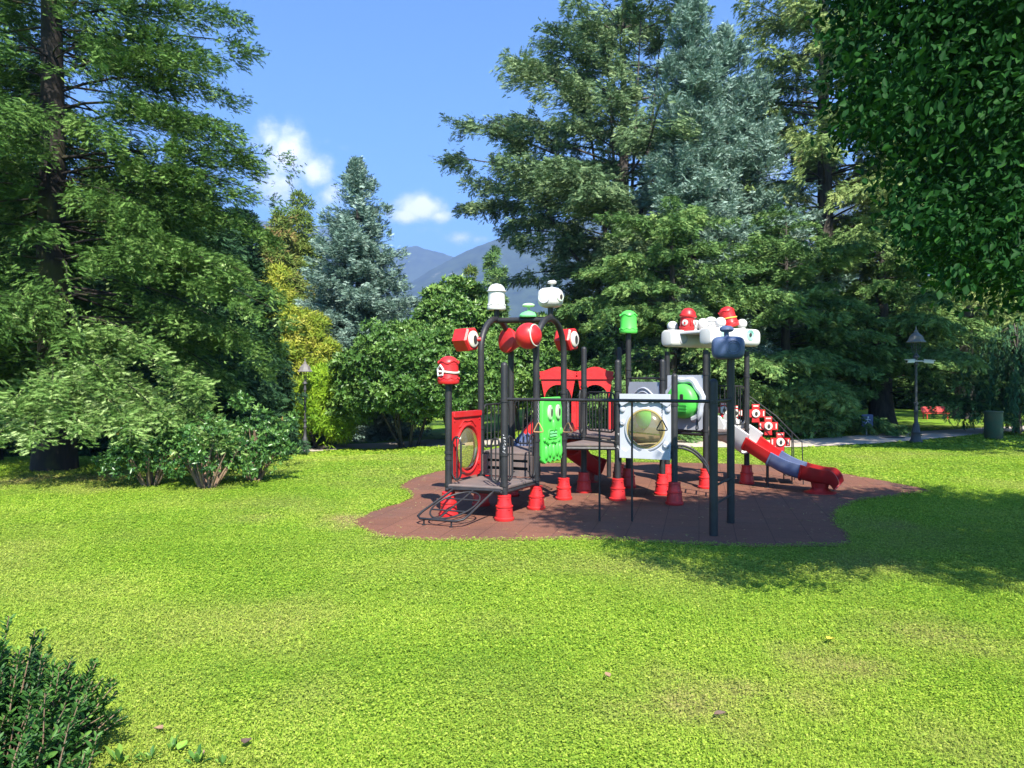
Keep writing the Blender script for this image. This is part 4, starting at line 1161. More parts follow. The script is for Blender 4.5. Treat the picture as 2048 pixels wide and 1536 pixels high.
# red arcade wall at the back
o = V3(.585, 16.0, 1.12); e = V3(1, 0.0, 0); L = 1.58
def arcade(o, e, L, n, mat, th=.05):
    mb = MB(); ez = e.cross(Zv); h = 1.24; sp_ = .66; bay = L / n
    for k in range(n):
        x0 = k * bay; cx = bay / 2; r = bay * .36
        top = [(x0 + bay * (1 - t), h + .05 * (1 - math.cos(2 * math.pi * t))) for t in [i / 12 for i in range(13)]]
        out = [(x0, 0), (x0 + cx - r, 0), (x0 + cx - r, sp_)] + [(x0 + cx - r * math.cos(t), sp_ + r * 1.05 * math.sin(t)) for t in [math.pi * i / 14 for i in range(1, 14)]] + [(x0 + cx + r, sp_), (x0 + cx + r, 0), (x0 + bay, 0)] + top
        # triangulate as left, right and head pieces
        N_ = 14
        lo = [(x0 + cx - r * math.cos(math.pi * i / N_), sp_ + r * 1.05 * math.sin(math.pi * i / N_)) for i in range(N_ + 1)]
        hi = [(x0 + bay * i / N_, h + .05 * (1 - math.cos(2 * math.pi * i / N_))) for i in range(N_ + 1)]
        for d0, d1 in ((0, th),):
            vs = []; fs = []
            for i in range(N_ + 1):
                for (p, d) in ((lo[i], d0), (hi[i], d0), (hi[i], d1), (lo[i], d1)): vs.append(o + e * p[0] + Zv * p[1] + ez * d)
            for i in range(N_):
                for q in range(4): fs.append((i * 4 + q, i * 4 + (q + 1) % 4, (i + 1) * 4 + (q + 1) % 4, (i + 1) * 4 + q))
            fs.append((0, 1, 2, 3)); fs.append(tuple(N_ * 4 + q for q in (3, 2, 1, 0))); mb.add(vs, fs)
        mb.prism([(x0 + .002, 0), (x0 + cx - r, 0), (x0 + cx - r, sp_ - .001), (x0 + .002, sp_ - .001)], o, e, Zv, th)
        mb.prism([(x0 + cx + r, 0), (x0 + bay - .002, 0), (x0 + bay - .002, sp_ - .001), (x0 + cx + r, sp_ - .001)], o, e, Zv, th)
    mb.prism(rrect(L, .05, .01, 2, L / 2, 1.10), o + ez * .03, e, Zv, .055)
    return mb
arcade(o, e, L, 2, M_RED).build('arcade_wall', M_RED, play)
arcade(o + e * (L + .06), V3(.12, .99).normalized(), .8, 1, M_RED).build('arcade_wall', M_RED, play)
mb = MB(); mb.prism([(0, 0), (L, 0), (L, .75), (0, .75)], o + Zv * 1.12 + V3(0, .06), V3(1, 0), V3(0, 1, 0.05).normalized(), .04)
mb.build('arcade_roof', M_RED, play)
for (a, b, r) in ((o + V3(.4, .3, 0), o + V3(.4, .3, 1.1), .02), (o + V3(.0, .75, -1.1), o + V3(.0, .75, 1.05), .05), (o + V3(L, .75, -1.1), o + V3(L, .75, 1.05), .05)):
    mb = MB(); mb.tube([a, b], r, 12); mb.build('back_post', M_BLACK, play)

# ---- slides
def slide_seg(path, side, w, hw, mat, name, parent, th=.03, tip=0):
    k = 9; out = []; inn = []
    for i in range(k):
        t = i / (k - 1); a = math.pi * t
        x = -w / 2 * math.cos(a); y = -hw * 0.62 * math.sin(a) ** 0.55
        out.append((x, y)); inn.append((x * (1 - 2 * th / w), y * (1 - th / hw)))
    prof = [(-w / 2 - .03, hw * .38), (-w / 2 - .03, hw * .34)] + [(p[0], p[1]) for p in out] + [(w / 2 + .03, hw * .34), (w / 2 + .03, hw * .38), (w / 2 - th, hw * .38)] + inn[::-1] + [(-w / 2 + th, hw * .38)]
    mb = MB(); mb.sweep(prof, path, side)
    if tip:                                  # the run-out gets shallow and curls down
        m = len(prof); n = len(path)
        for i in range(n - tip, n):
            k = (i - (n - tip) + 1) / tip; c = path[i]; q = 1 - .45 * k ** 1.5
            for j in range(i * m, (i + 1) * m):
                v = mb.v[j]; dz = v[2] - (c.z - hw * .62)
                mb.v[j] = (c.x + (v[0] - c.x) * (1 - .12 * k), c.y + (v[1] - c.y) * (1 - .12 * k), c.z - hw * .62 + dz * q - .05 * k * k)
    return mb.build(name, mat, parent, angle=50)
def bez(P, n):
    out = []
    for i in range(n + 1):
        t = i / n; a, b, c, d = P
        out.append(a * (1 - t) ** 3 + b * 3 * t * (1 - t) ** 2 + c * 3 * t * t * (1 - t) + d * t ** 3)
    return out
def slide(path, cuts, mats, w=.50, hw=.34, sideturn=None):
    n = len(path); sides = []
    for i in range(n):
        t = path[min(i + 1, n - 1)] - path[max(i - 1, 0)]; t.z = 0; sides.append(Zv.cross(t).normalized())
    first = None
    for (a, b), m in zip(zip(cuts[:-1], cuts[1:]), mats):
        s_ = slide_seg(path[a:b + 1], sides[a:b + 1], w, hw, m, 'slide_section', play, tip=9 if m is M_RED_SHADE and b == len(path) - 1 else 0)
        mb = MB()
        for i in ((a,) if a else ()):
            t = (path[i + 1] - path[i - 1]).normalized(); up = sides[i].cross(t).normalized(); up = up if up.z > 0 else -up
            pts = [path[i] + sides[i] * x + up * y for x, y in [(-(w / 2 + .035), hw * .40)] + [(-(w / 2 + .02) * math.cos(math.pi * q / 10), -hw * .66 * math.sin(math.pi * q / 10) ** .55) for q in range(11)] + [((w / 2 + .035), hw * .40)]]
            mb.tube(pts, .02, 6); mb.build('joint', m, s_)
    return
def spline(P, n):
    out = []
    for i in range(len(P) - 1):
        a, b, c, d = P[max(i - 1, 0)], P[i], P[i + 1], P[min(i + 2, len(P) - 1)]
        for q in range(n):
            t = q / n; out.append(0.5 * ((2 * b) + (c - a) * t + (2 * a - 5 * b + 4 * c - d) * t * t + (3 * b - a - 3 * c + d) * t ** 3))
    return out + [P[-1]]
path = spline([at(px, py, Y) + Zv * .19 for px, py, Y in ((1440, 868, 15.95), (1474, 882, 15.65), (1522, 916, 15.25), (1576, 948, 14.9), (1634, 966, 14.6), (1664, 970, 14.45), (1678, 976, 14.38))], 8)
ppx = [1024 + FPX * p.x / p.y for p in path]
cuts = [0] + [next(i for i, q in enumerate(ppx) if q > lim) for lim in (1499, 1543, 1601)] + [len(path) - 1]
slide(path, cuts[:2], [M_WHITE], .54, .50)
slide(path, cuts[1:], [M_RED, M_SBLUE, M_RED_SHADE], .54, .31)  # the run-out's shade is put into its darker red
# entry cheeks at the top
for s_ in (-1, 1):
    t = (path[2] - path[0]).normalized(); sd = Zv.cross(V3(t.x, t.y)).normalized(); q = path[0] + sd * s_ * .27
    mb = MB(); mb.prism([(-.05, -.12), (.30, -.18), (.33, .02), (.22, .20), (.0, .26), (-.05, .2)], q - sd * .025, V3(t.x, t.y).normalized(), Zv, .05); mb.build('slide_cheek', M_WHITE, play)
mb = MB(); q = at(1640, 978, 14.5); q.z = 0; mb.lathe([(.30, 0), (.30, .02), (.20, .05), (.15, .10), (.17, .2)], q, None, 20); mb.build('slide_foot', M_RED_SHADE, play)
mb = MB(); q = path[18]; mb.tube([V3(q.x, q.y, 0), V3(q.x, q.y, q.z - .2)], .028, 9); mb.lathe([(.06, 0), (.06, .015), (.03, .02)], V3(q.x, q.y, 0), None, 12); mb.build('slide_leg', M_BLACK, play)
# slide behind the tall tower
a = V3(.42, 14.75, 1.25); b = V3(-.52, 14.6, .24)
path = bez([a + V3(.25, .1, .12), a, V3(-.1, 14.7, .42), b], 24) + [b + V3(-.12, -.02, -.03)]
slide(path, [0, 8, 14, 20, 25], [M_RED, M_SBLUE, M_WHITE, M_RED], .46, .34)
# curved red slide behind the triangular deck
path = bez([V3(.95, 15.2, 1.2), V3(1.05, 15.75, 1.0), V3(1.35, 16.2, .52), V3(1.92, 15.95, .34)], 24)
slide(path, [0, 12, 24], [M_RED_SHADE, M_RED], .5, .34)  # shaded upper run coloured darker, lit end in the plain red
mb = MB(); mb.tube([path[0] + V3(0, 0, .1), path[0] + V3(0, 0, .1)+V3(.0,.01,.01)], .02, 6)
mb = MB(); q = V3(1.70, 16.0, 0); mb.tube([q, q + Zv * .24], .06, 10); mb.lathe([(.14, 0), (.14, .02), (.06, .04)], q, None, 14); mb.build('slide_foot', M_RED_SHADE, play)

# ---- arched ladder on the right
mb = MB(); a = V3(3.02, 14.22, .90); b = V3(3.78, 14.02, .02); sd = V3(.26, .97).normalized() * .26
for s_ in (-1, 1):
    mb.tube([p + sd * s_ for p in bez([a, a + V3(.42, -.08, .12), b + V3(.0, .0, .55), b], 18)], .022, 9)
for p in bez([a, a + V3(.42, -.08, .12), b + V3(.0, .0, .55), b], 6)[1:6]:
    mb.tube([p - sd, p + sd], .016, 8)
mb.build('arched_ladder', M_BLACK, play)

# ---- ramp of bent tube at the front
ex = u_; q0 = PA.lerp(PB, .16) - v_ * .10 + Zv * .46; q1 = PA.lerp(PB, .88) - v_ * .10 + Zv * .46
fb = gp(905, 1044); lo = V3(fb.x, fb.y, .10)
dn = (lo - (q0 + q1) / 2); dn = V3(*(-v_ * .74)) + Zv * (-.36)
w = (q1 - q0).length; e = (q1 - q0).normalized(); dl = dn.length; dd = dn.normalized()
P_ = lambda x, y: q0 + e * x + dd * y - e * (.20 * y / dl)
mb = MB(); wb = w + .02
fr = [P_(0, .0), P_(0, dl * .1), P_(-.04, dl * .8), P_(-.02, dl * .93), P_(.06, dl), P_(wb - .06, dl), P_(wb + .02, dl * .93), P_(wb + .03, dl * .8), P_(w, dl * .1), P_(w, 0)]
mb.tube(fr, .019, 9, closed=True)
mb.tube([P_(w / 2 + w * .46 * math.cos(t), dl * .52 + dl * .44 * math.sin(t)) for t in [i * 2 * math.pi / 36 for i in range(36)]], .014, 8, closed=True)
mb.tube([P_(w * .5, .02), P_(w * .5, dl)], .013, 8)
for y in (.33, .70): mb.tube([P_(w * .07, dl * y), P_(w * .93, dl * y)], .013, 8)
for x in (.12, wb - .14): p = P_(x, dl * .985); mb.tube([p, V3(p.x, p.y, 0)], .014, 7); mb.lathe([(.035, 0), (.035, .012), (.012, .016)], V3(p.x, p.y, 0), None, 10)
mb.build('tube_ramp', M_BLACK, play)
mb = MB(); mb.tube([q0 - e * .1 + v_ * .03, q1 + e * .1 + v_ * .03], .035, 8); mb.build('ramp_bracket', M_BLACK, play)

# ---- roof of four white rolls with eyes over the right tower
RZ = zat(673, PM)
def roll(a, b, name='roof_roll', out=0.16, ext=.16):
    e = (b - a).normalized(); L = (b - a).length + 2 * ext; ez = e.cross(Zv); mb = MB(); c = (a + b) / 2 + Zv * RZ + ez * out
    sec = [(0.175 * math.copysign(abs(math.cos(t)) ** .45, math.cos(t)), .180 * math.copysign(abs(math.sin(t)) ** .6, math.sin(t))) for t in [i * 2 * math.pi / 24 for i in range(24)]]
    vs = []; fs = []; ks = [(-.5, .72), (-.495, .84), (-.47, .95), (-.44, 1), (.44, 1), (.47, .95), (.495, .84), (.5, .72)]
    for (k, s) in ks:
        for (x, y) in sec: vs.append(c + e * (k * L) + ez * x * s + Zv * y * s)
    m = len(sec)
    for i in range(len(ks) - 1):
        for k in range(m): fs.append((i * m + k, i * m + (k + 1) % m, (i + 1) * m + (k + 1) % m, (i + 1) * m + k))
    fs += [tuple(range(m))[::-1], tuple((len(ks) - 1) * m + k for k in range(m))]
    mb.add(vs, fs); o = mb.build(name, M_WHITE, play); return o, c, e, ez, L
def roll_eye(o, q, e, ez):
    mb = MB()
    for r in (.105, .08, .055): mb.tube([q + (e * math.cos(t) + Zv * math.sin(t)) * r for t in [i * 2 * math.pi / 30 for i in range(30)]], .009, 6, closed=True)
    er = mb.build('eye_ring', M_MINT, o)
    mb = MB(); mb.lathe([(.04, 0), (.04, .01), (.01, .014)], q, (e, Zv, ez), 16); mb.build('pupil', M_DARK, o)
for (a, b, ks) in ((PK, PO, (-.28, .28)), (PM, PN, (-.24, .27))):
    o, c, e, ez, L = roll(a, b, out=.10, ext=.13)
    for k in ks:
        q = c + e * (L * k) + ez * .172 + Zv * (.045 if a is PM else 0)
        if a is PM: roll_eye(o, q, e, ez)
        else:
            mb = MB()
            for r in (.115, .095): mb.tube([q + (e * math.cos(t) + Zv * math.sin(t)) * r for t in [i * 2 * math.pi / 30 for i in range(30)]], .009, 6, closed=True)
            mb.build('eye_ring', M_GREY, o)
cc = (PK + PM + PN + PO) / 4
mb = MB(); pl = [tuple((p + (cc - p) * .08)[:2]) for p in (PK, PM, PN, PO)]; mb.prism(pl, (0, 0, RZ + .08), (1, 0, 0), (0, 1, 0), .06); mb.build('roof_plate', M_WHITE, play)
for px, py, Y, r in ((1345, 653, 16.2, .115), (1390, 650, 16.0, .11), (1406, 648, 15.9, .12), (1441, 645, 15.6, .11), (1484, 648, 15.9, .105)):
    q = at(px, py, Y); mb = MB(); mb.sup(q, (V3(1, 0), V3(0, 1), Zv), (r, r, r), .95, 22, 14); mb.tube([q - Zv * .22, q], r * .7, 12); mb.build('roof_knob', M_WHITE, play)
q = at(1422, 655, 15.9); mb = MB(); mb.lathe([(.10, -.2), (.11, 0), (.11, .12), (.125, .13), (.125, .15), (.09, .2), (.03, .225)], q, None, 22); wavy(mb, q, .112, .06, .01, 6, .01); mb.build('canister_head', M_WHITE, play)
# red can with a face, and a tilted red capsule with a yellow strap
q = at(1373, 662, 15.9); z = V3(.10, 0, 1).normalized(); ax = (V3(1, 0, -.1).normalized(), V3(0, 1), z); mb = MB(); r = .15
mb.lathe([(r * .75, -.06), (r * .98, 0), (r * 1.0, .06), (r * .98, .28), (r * 1.22, .30), (r * 1.24, .325), (r * 1.08, .34), (r * .98, .41), (r * .6, .47), (r * .1, .49)], q, ax, 28); wavy(mb, q, r * 1.0, .06, .014, 7, .012, ax=ax)
mb.sup(q + ax[2] * .16 + V3(.05, -r * 1.0, 0), (ax[0], V3(0, 1), ax[2]), (.022, .03, .06), .9, 12, 8)
hd = mb.build('can_head', M_RED, play)
eye(hd, q + ax[2] * .17 + V3(-.075, -.125, 0), axes_to((-.45, -.9, .05)), .062, white=M_WHITE, iris=M_RED, ring=M_DARK, look=(0, -.2))
eye(hd, q + ax[2] * .17 + V3(.125, -.085, 0), axes_to((.8, -.6, .05)), .055, white=M_WHITE, iris=M_RED, ring=M_DARK, look=(0, -.2))
q = at(1463, 655, 15.9); capsule(q, 0, .165, .46, M_RED, tilt=(-.30, .1, 1), band=M_YEL)

# ---- stair with red cross-shaped cheeks and eyes
def cross_plate(c, nrm, s=.165):
    ax = axes_to(nrm); mb = MB(); a, b = s, s * .42
    out = [(-b, -a), (b, -a), (b * .9, -b), (a, -b), (a, b), (b * .9, b), (b, a), (-b, a), (-b * .9, b), (-a, b), (-a, -b), (-b * .9, -b)]
    mb.prism(out, c - ax[2] * .03, ax[0], ax[1], .06)
    o = mb.build('stair_cheek', M_RED, play)
    for (x, y, hor) in ((0, a * .82, 1), (a * .82, 0, 0), (-a * .82, 0, 0)):
        pts = []; L, t = .118, .028                    # a row of three teeth in one moulding
        for k in range(3):
            x0 = -L / 2 + k * L / 3; g_ = .004
            pts += [(x0 + g_, -t / 2), (x0 + L / 3 - g_, -t / 2), (x0 + L / 3 - g_, -t * .2), (x0 + L / 3 + g_, -t * .2)] if k < 2 else [(x0 + g_, -t / 2), (x0 + L / 3 - g_, -t / 2)]
        pts += [(L / 2 - .004, t / 2), (-L / 2 + .004, t / 2)]
        if not hor: pts = [(-q[1], q[0]) for q in pts]
        mb = MB(); mb.prism([(x + q[0], y + q[1]) for q in pts], c + ax[2] * .029, ax[0], ax[1], .008); mb.build('tooth_row', M_CREAM, o)
    eye(o, c + ax[2] * .028, ax, .088, look=(.08, 0), ring=M_WHITE)
for (px, py, Y) in ((1511, 827, 16.3), (1536, 852, 16.1), (1560, 884, 15.9)):
    cross_plate(at(px, py, Y), V3(-.12, -.99, 0), .20)
for (px, py, Y) in ((1446, 820, 16.9), (1470, 826, 16.8)):
    cross_plate(at(px, py, Y), V3(.1, -1, 0))
for k in range(5):
    q = V3(5.15 + .19 * k, 16.15 - .05 * k, 1.0 - .2 * k)
    mb = MB(); mb.box(q, (.26, .8, .045), V3(.96, -.25), V3(.25, .96)); mb.build('stair_tread', M_DECK, play)
mb = MB()
for off in (V3(0, 0), V3(.1, .75)):
    mb.tube([V3(5.0, 15.85, 1.85) + off, V3(5.55, 15.75, 1.42) + off, V3(6.04, 15.62, .88) + off, V3(6.06, 15.6, 0) + off], .011, 8)
    mb.tube([V3(5.85, 15.67, 1.08) + off, V3(5.85, 15.67, 0) + off], .014, 8)
mb.build('stair_handrail', M_BLACK, play)

# ---- scribbles on the posts
rg = random.Random(3)
def scribble(p, z0_, n, dx=0.0):
    mb = MB(); z = z0_
    for k in range(n):
        a0 = -math.pi / 2 + dx + rg.uniform(-.25, .1); pts = []
        for j in range(rg.choice((3, 4, 5))):
            a = a0 + rg.uniform(-.3, .5); pts.append(p + V3(math.cos(a) * .0575, math.sin(a) * .0575, z + rg.uniform(-.022, .022)))
        mb.tube(pts, .0032, 5); z -= .042
    mb.build('graffiti', M_GRAF, play)
scribble(PB, 1.32, 7); scribble(PH, .98, 2, .1); scribble(PH, 1.2, 1, .0)

# ---- hanging rings
def ring(px, py, grip, label, Y=None, size=.10, turned=False):
    p = on_bar(px) if Y is None else at(px, py, Y); top = Vector((p.x, p.y, BARZ - .02))
    zr = CAMH + (HZ - py) / FPX * p.y
    root = empty('trapeze_ring', top, label, 'hanging ring', 'triangular rings hung from the overhead bar')
    d = V3(.93, -.36).normalized() if not turned else V3(.42, .91).normalized(); n = d.cross(Zv)
    mb = MB(); L = top.z - (zr + size * .8); k = int(L / .034)
    for i in range(k):
        c = top - Zv * (L * (i + .5) / k); s = d if i % 2 else n
        mb.tube([c + s * .010 * math.cos(t) + Zv * .022 * math.sin(t) for t in [j * math.pi / 4 for j in range(8)]], .0035, 4, closed=True)
    mb.build('chain', M_STEEL if grip is M_ORANGE else M_BLACK, root)
    c = Vector((p.x, p.y, zr)); mb = MB()
    pts = [(0, size * .8), (-size * .12, size * .72), (-size * .72, -size * .38), (-size * .74, -size * .55), (-size * .6, -size * .62), (size * .6, -size * .62), (size * .74, -size * .55), (size * .72, -size * .38), (size * .12, size * .72)]
    mb.tube([c + d * x + Zv * y for x, y in pts], .009, 8, closed=True); mb.build('grip', grip, root)
ring(1077, 856, M_ORANGE, 'orange triangular ring hanging left of the green face panel')
ring(1136, 856, M_ORANGE, 'orange triangular ring hanging at the right edge of the green face panel')
ring(1324, 852, M_BLACK, 'black triangular ring on a chain before the white window panel')
ring(1394, 850, M_BLACK, 'black ring turned edge on, hanging by a chain beside the green barrel face', turned=True)
# ================================================================== TREES AND SHRUBS
BK_FIR = bark('fir_bark', (0.007, 0.005, 0.004), (0.026, 0.019, 0.014), 7, moss=(0.045, 0.045, 0.010, 1))
BK_CED = bark('cedar_bark', (0.022, 0.018, 0.016), (0.10, 0.085, 0.070), 6)
BK_SHR = bark('shrub_stem_bark', (0.14, 0.08, 0.05), (0.34, 0.23, 0.15), 12)
F_FIR = foliage('fir_needles', [(0, (0.026, 0.064, 0.012)), (0.45, (0.088, 0.178, 0.036)), (0.8, (0.205, 0.325, 0.082)), (1, (0.38, 0.50, 0.19))], 0.08, 0.6, 0.10)
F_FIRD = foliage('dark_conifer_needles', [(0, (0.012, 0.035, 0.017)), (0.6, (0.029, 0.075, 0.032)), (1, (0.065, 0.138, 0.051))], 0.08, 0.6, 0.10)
F_SPR = foliage('blue_spruce_needles', [(0, (0.060, 0.115, 0.080)), (0.5, (0.170, 0.270, 0.205)), (1, (0.40, 0.53, 0.44))], 0.08, 0.6, 0.10, patch=((0.13, 0.09, 0.045, 1), 0.70, 0.78), pscale=0.9)
F_CED = foliage('cedar_needles', [(0, (0.038, 0.078, 0.036)), (0.5, (0.135, 0.215, 0.095)), (1, (0.31, 0.40, 0.18))], 0.08, 0.6, 0.10)
F_CEDY = foliage('yellowish_cedar_needles', [(0, (0.060, 0.110, 0.030)), (0.5, (0.165, 0.250, 0.075)), (1, (0.34, 0.41, 0.14))], 0.08, 0.6, 0.10, patch=((0.16, 0.085, 0.035, 1), 0.69, 0.76), pscale=0.7)
F_CEDL = foliage('layered_cedar_needles', [(0, (0.028, 0.075, 0.022)), (0.5, (0.115, 0.220, 0.062)), (1, (0.28, 0.40, 0.12))], 0.08, 0.6, 0.10)
F_GOLD = foliage('golden_cypress_sprays', [(0, (0.11, 0.20, 0.022)), (0.4, (0.24, 0.34, 0.035)), (0.75, (0.44, 0.45, 0.055)), (1, (0.60, 0.57, 0.13))], 0.25, 0.5, 0.2)
F_LIME = foliage('lime_cypress_sprays', [(0, (0.088, 0.220, 0.013)), (0.5, (0.242, 0.407, 0.024)), (1, (0.418, 0.528, 0.044))], 0.25, 0.5, 0.2)
F_RUST = foliage('rusty_cypress_sprays', [(0, (0.07, 0.14, 0.025)), (0.5, (0.17, 0.25, 0.05)), (0.82, (0.27, 0.29, 0.07)), (1, (0.34, 0.22, 0.09))], 0.25, 0.5, 0.2)
F_YEW = foliage('dome_tree_leaves', [(0, (0.026, 0.080, 0.017)), (0.5, (0.080, 0.181, 0.032)), (1, (0.196, 0.326, 0.065))], 0.2, 0.42, 0.4)
F_RHO = foliage('shrub_leaves', [(0, (0.024, 0.080, 0.020)), (0.55, (0.085, 0.200, 0.040)), (0.93, (0.19, 0.31, 0.07)), (1, (0.50, 0.32, 0.10))], 0.2, 0.35, 0.45)
F_BUSH = foliage('bush_leaves', [(0, (0.016, 0.055, 0.016)), (0.5, (0.045, 0.130, 0.026)), (0.85, (0.10, 0.22, 0.038)), (1, (0.20, 0.34, 0.05))], 0.25, 0.45, 0.2)
F_BROAD = foliage('broad_leaves', [(0, (0.006, 0.028, 0.008)), (0.6, (0.014, 0.060, 0.013)), (1, (0.042, 0.130, 0.020))], 0.22, 0.55, 0.08)
F_WEEP = foliage('weeping_needles', [(0, (0.020, 0.061, 0.029)), (0.6, (0.049, 0.123, 0.055)), (1, (0.109, 0.203, 0.080))], 0.08, 0.6, 0.10)
F_WOOD = foliage('far_wood_leaves', [(0, (0.026, 0.065, 0.026)), (0.6, (0.065, 0.131, 0.043)), (1, (0.145, 0.217, 0.065))], 0.2, 0.5, 0.2)

T_FIR = [needles(11, 0.055, 0.45, 0.40, s) for s in (1, 2, 3)]
T_N7 = [needles(8, 0.075, 0.45, 0.40, s) for s in (4, 5, 6)]
T_N5 = [needles(6, 0.095, 0.48, 0.42, s) for s in (7, 8)]
T_LEAF = [leafcluster(5, 0.75, 0.30, s, 0.9) for s in (1, 2, 3)]
T_LEAF3 = [leafcluster(3, 0.8, 0.40, s, 1.0) for s in (4, 5, 6)]
T_SPRAY = [leafcluster(4, 0.9, 0.16, s, 0.6) for s in (7, 8, 9)]

def px_x(px, Y): return (px - 1024) / FPX * Y
def conc(k): return lambda f: max(k * (1 - f) ** 0.85, 0.05)

# ---- the great fir on the left: trunk, level limbs with hanging foliage, low boughs sweeping forward
def fir_extra(rg, fol, wood, trunks, x, y, z):
    def sweep(z0_, tgt, sag, ln=None, **kw):
        b = np.array([x, y, z + z0_]); e = np.array(tgt)
        def axis(t):
            P = b + (e - b) * t[:, None]; P[:, 2] += sag * 4 * t * (1 - t); return P
        a = dict(sp=.16, ratio=.28, ssp=.075, sl=.125, bare=.38, hang=.14, wr=.04, thick=.06, tint=.62, tspread=.30, gap=.45, gsc=.55, mult=9, drape=0.26, puff=0.06, upz=.35, wk=.5); a.update(kw)
        bough(fol, wood, rg, b, 0, 1, 0, 0, axis=axis, **a)
    for (z0_, px, py, Y, sag) in ((4.2, 165, 668, 15.6, .35), (3.9, 60, 650, 15.0, .3), (3.6, 325, 715, 15.2, .4), (3.2, 418, 785, 15.4, .5), (2.7, 230, 775, 14.8, .4), (2.6, 105, 790, 14.6, .35),
                              (2.5, 340, 850, 14.9, .5), (2.3, 460, 888, 15.2, .6), (2.1, 20, 815, 14.4, .3), (1.9, 60, 885, 14.4, .35), (2.2, 270, 868, 14.4, .45), (1.7, -30, 905, 14.6, .3), (2.0, 160, 862, 14.3, .4)):
        p = at(px, py, Y); sweep(z0_, p, sag, bare=.42, ratio=.24)
    for (z0_, px, py, Y, sag) in ((5.2, 585, 640, 16.4, .5), (5.4, 560, 590, 17.0, .7), (4.6, 520, 700, 17.0, .6), (4.2, 540, 740, 18.2, .7), (6.0, 470, 560, 16.2, .5), (3.6, 500, 800, 18.4, .7),
                              (7.6, 590, 315, 17.2, .2), (7.2, 560, 405, 17.0, .5), (8.8, 520, 330, 17.6, .7), (6.6, 560, 480, 17.8, .6), (10.2, 525, 100, 18.0, .4), (11.0, 500, 30, 18, .3), (9.2, 490, 200, 18.5, .5), (9.6, 440, 120, 16.8, .4), (8.2, 480, 260, 16.6, .5)):
        p = at(px, py, Y); sweep(z0_, p, sag, bare=.30, ratio=.30, hang=.25, tint=.40)
px = 108; Y = 18.4
def fir_rad(f): return 5.6 * max(1 - f, 0) ** 0.8 if f > 0.22 else 3.6 + 8 * f
conifer('fir_tree', px_x(px, Y), Y, 24, fir_rad, (F_FIR, BK_FIR), 'great old fir with a thick dark mossy trunk and low boughs over the lawn', seed=3, r0=.40, z0=3.4, zstep=.72, per=8,
        el=(4, -4, 12, 25), droop=(.20, .12), sp=.20, ratio=.30, ssp=.10, sl=.15, bare=.22, hang=.28, tms=T_FIR, thick=.10, extra=fir_extra, ztop=14, tint=.36, wr=.026, gap=.47, gsc=.8, mult=13, drape=0.46, puff=0.070, upz=.18, wk=.42, azr=lambda a, f, rg: not (f > .2 and math.sin(a) < -.6 and rg.uniform() < .3))
conifer('fir_tree', px_x(-25, 20.5), 20.5, 22, lambda f: 4.2 * max(1 - f, 0) ** .7 * min(1, .35 + f * 3), (F_FIR, BK_FIR), 'second fir with drooping boughs, half hidden beside the great mossy fir', seed=8, r0=.34, z0=2.6, zstep=.7, per=5,
        el=(0, -5, 10), droop=(.24, .16), sp=.24, ratio=.34, ssp=.13, sl=.23, bare=.3, hang=.4, tms=T_N7, thick=.1, ztop=13.5, tint=.42, gap=.40, gsc=.75, mult=7, drape=0.50, puff=0.070, wr=.02, upz=.2, wk=.42)

# ---- shaded conifers filling the space behind the great fir
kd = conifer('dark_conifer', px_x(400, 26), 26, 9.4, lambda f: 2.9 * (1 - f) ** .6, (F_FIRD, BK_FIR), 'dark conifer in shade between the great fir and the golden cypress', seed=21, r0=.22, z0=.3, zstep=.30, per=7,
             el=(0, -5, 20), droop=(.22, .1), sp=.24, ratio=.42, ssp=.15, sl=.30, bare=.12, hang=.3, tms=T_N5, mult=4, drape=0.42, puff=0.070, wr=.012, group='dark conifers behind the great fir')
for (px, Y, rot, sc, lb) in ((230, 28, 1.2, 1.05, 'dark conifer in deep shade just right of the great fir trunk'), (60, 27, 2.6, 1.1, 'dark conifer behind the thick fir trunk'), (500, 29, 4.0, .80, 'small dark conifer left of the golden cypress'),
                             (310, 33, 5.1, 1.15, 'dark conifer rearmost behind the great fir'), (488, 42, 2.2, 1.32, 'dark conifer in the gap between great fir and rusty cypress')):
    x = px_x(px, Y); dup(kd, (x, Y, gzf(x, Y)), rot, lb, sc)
KD = kd

# ---- blue spruces
ks = conifer('blue_spruce', px_x(712, 38), 38, 14.0, lambda f: min(4.9 * (1 - f) ** .78, 3.3), (F_SPR, BK_CED), 'blue spruce with a pointed top standing behind the golden cypress', seed=31, r0=.25, z0=.6, zstep=.34, per=8,
             el=(-8, 2, 25), droop=(.12, .0), sp=.26, ratio=.42, ssp=.15, sl=.22, bare=.18, hang=.18, tip=.1, tms=T_N5, thick=.06, clump=.25, gap=.36, gsc=.6, mult=9, drape=0.32, puff=0.07, wr=.012, upz=.3, wk=.5, lenjit=(.8, 1.08))
conifer('blue_spruce', px_x(1378, 31.5), 31.5, 18.2, lambda f: 3.1 * (1 - f) ** .55 * (1 if f > .1 else .9), (F_SPR, BK_CED), 'tall silvery blue spruce standing before the big cedars', seed=35, r0=.28, z0=3.0, zstep=.33, per=8,
        el=(-10, 5, 30), droop=(.14, .0), sp=.23, ratio=.42, ssp=.13, sl=.20, bare=.18, hang=.18, tip=.1, tms=T_N5, thick=.06, clump=.4, gap=.36, gsc=.6, mult=9, drape=0.32, puff=0.07, wr=.012, upz=.3, wk=.5)
x = px_x(335, 44); dup(ks, (x, 44, gzf(x, 44)), 2.0, 'pale blue spruce glimpsed through the great fir boughs', 1.1)
x = px_x(1455, 36); dup(ks, (x, 36, gzf(x, 36)), 4.0, 'blue spruce with a second slender top right behind the tall silvery one', 1.35)

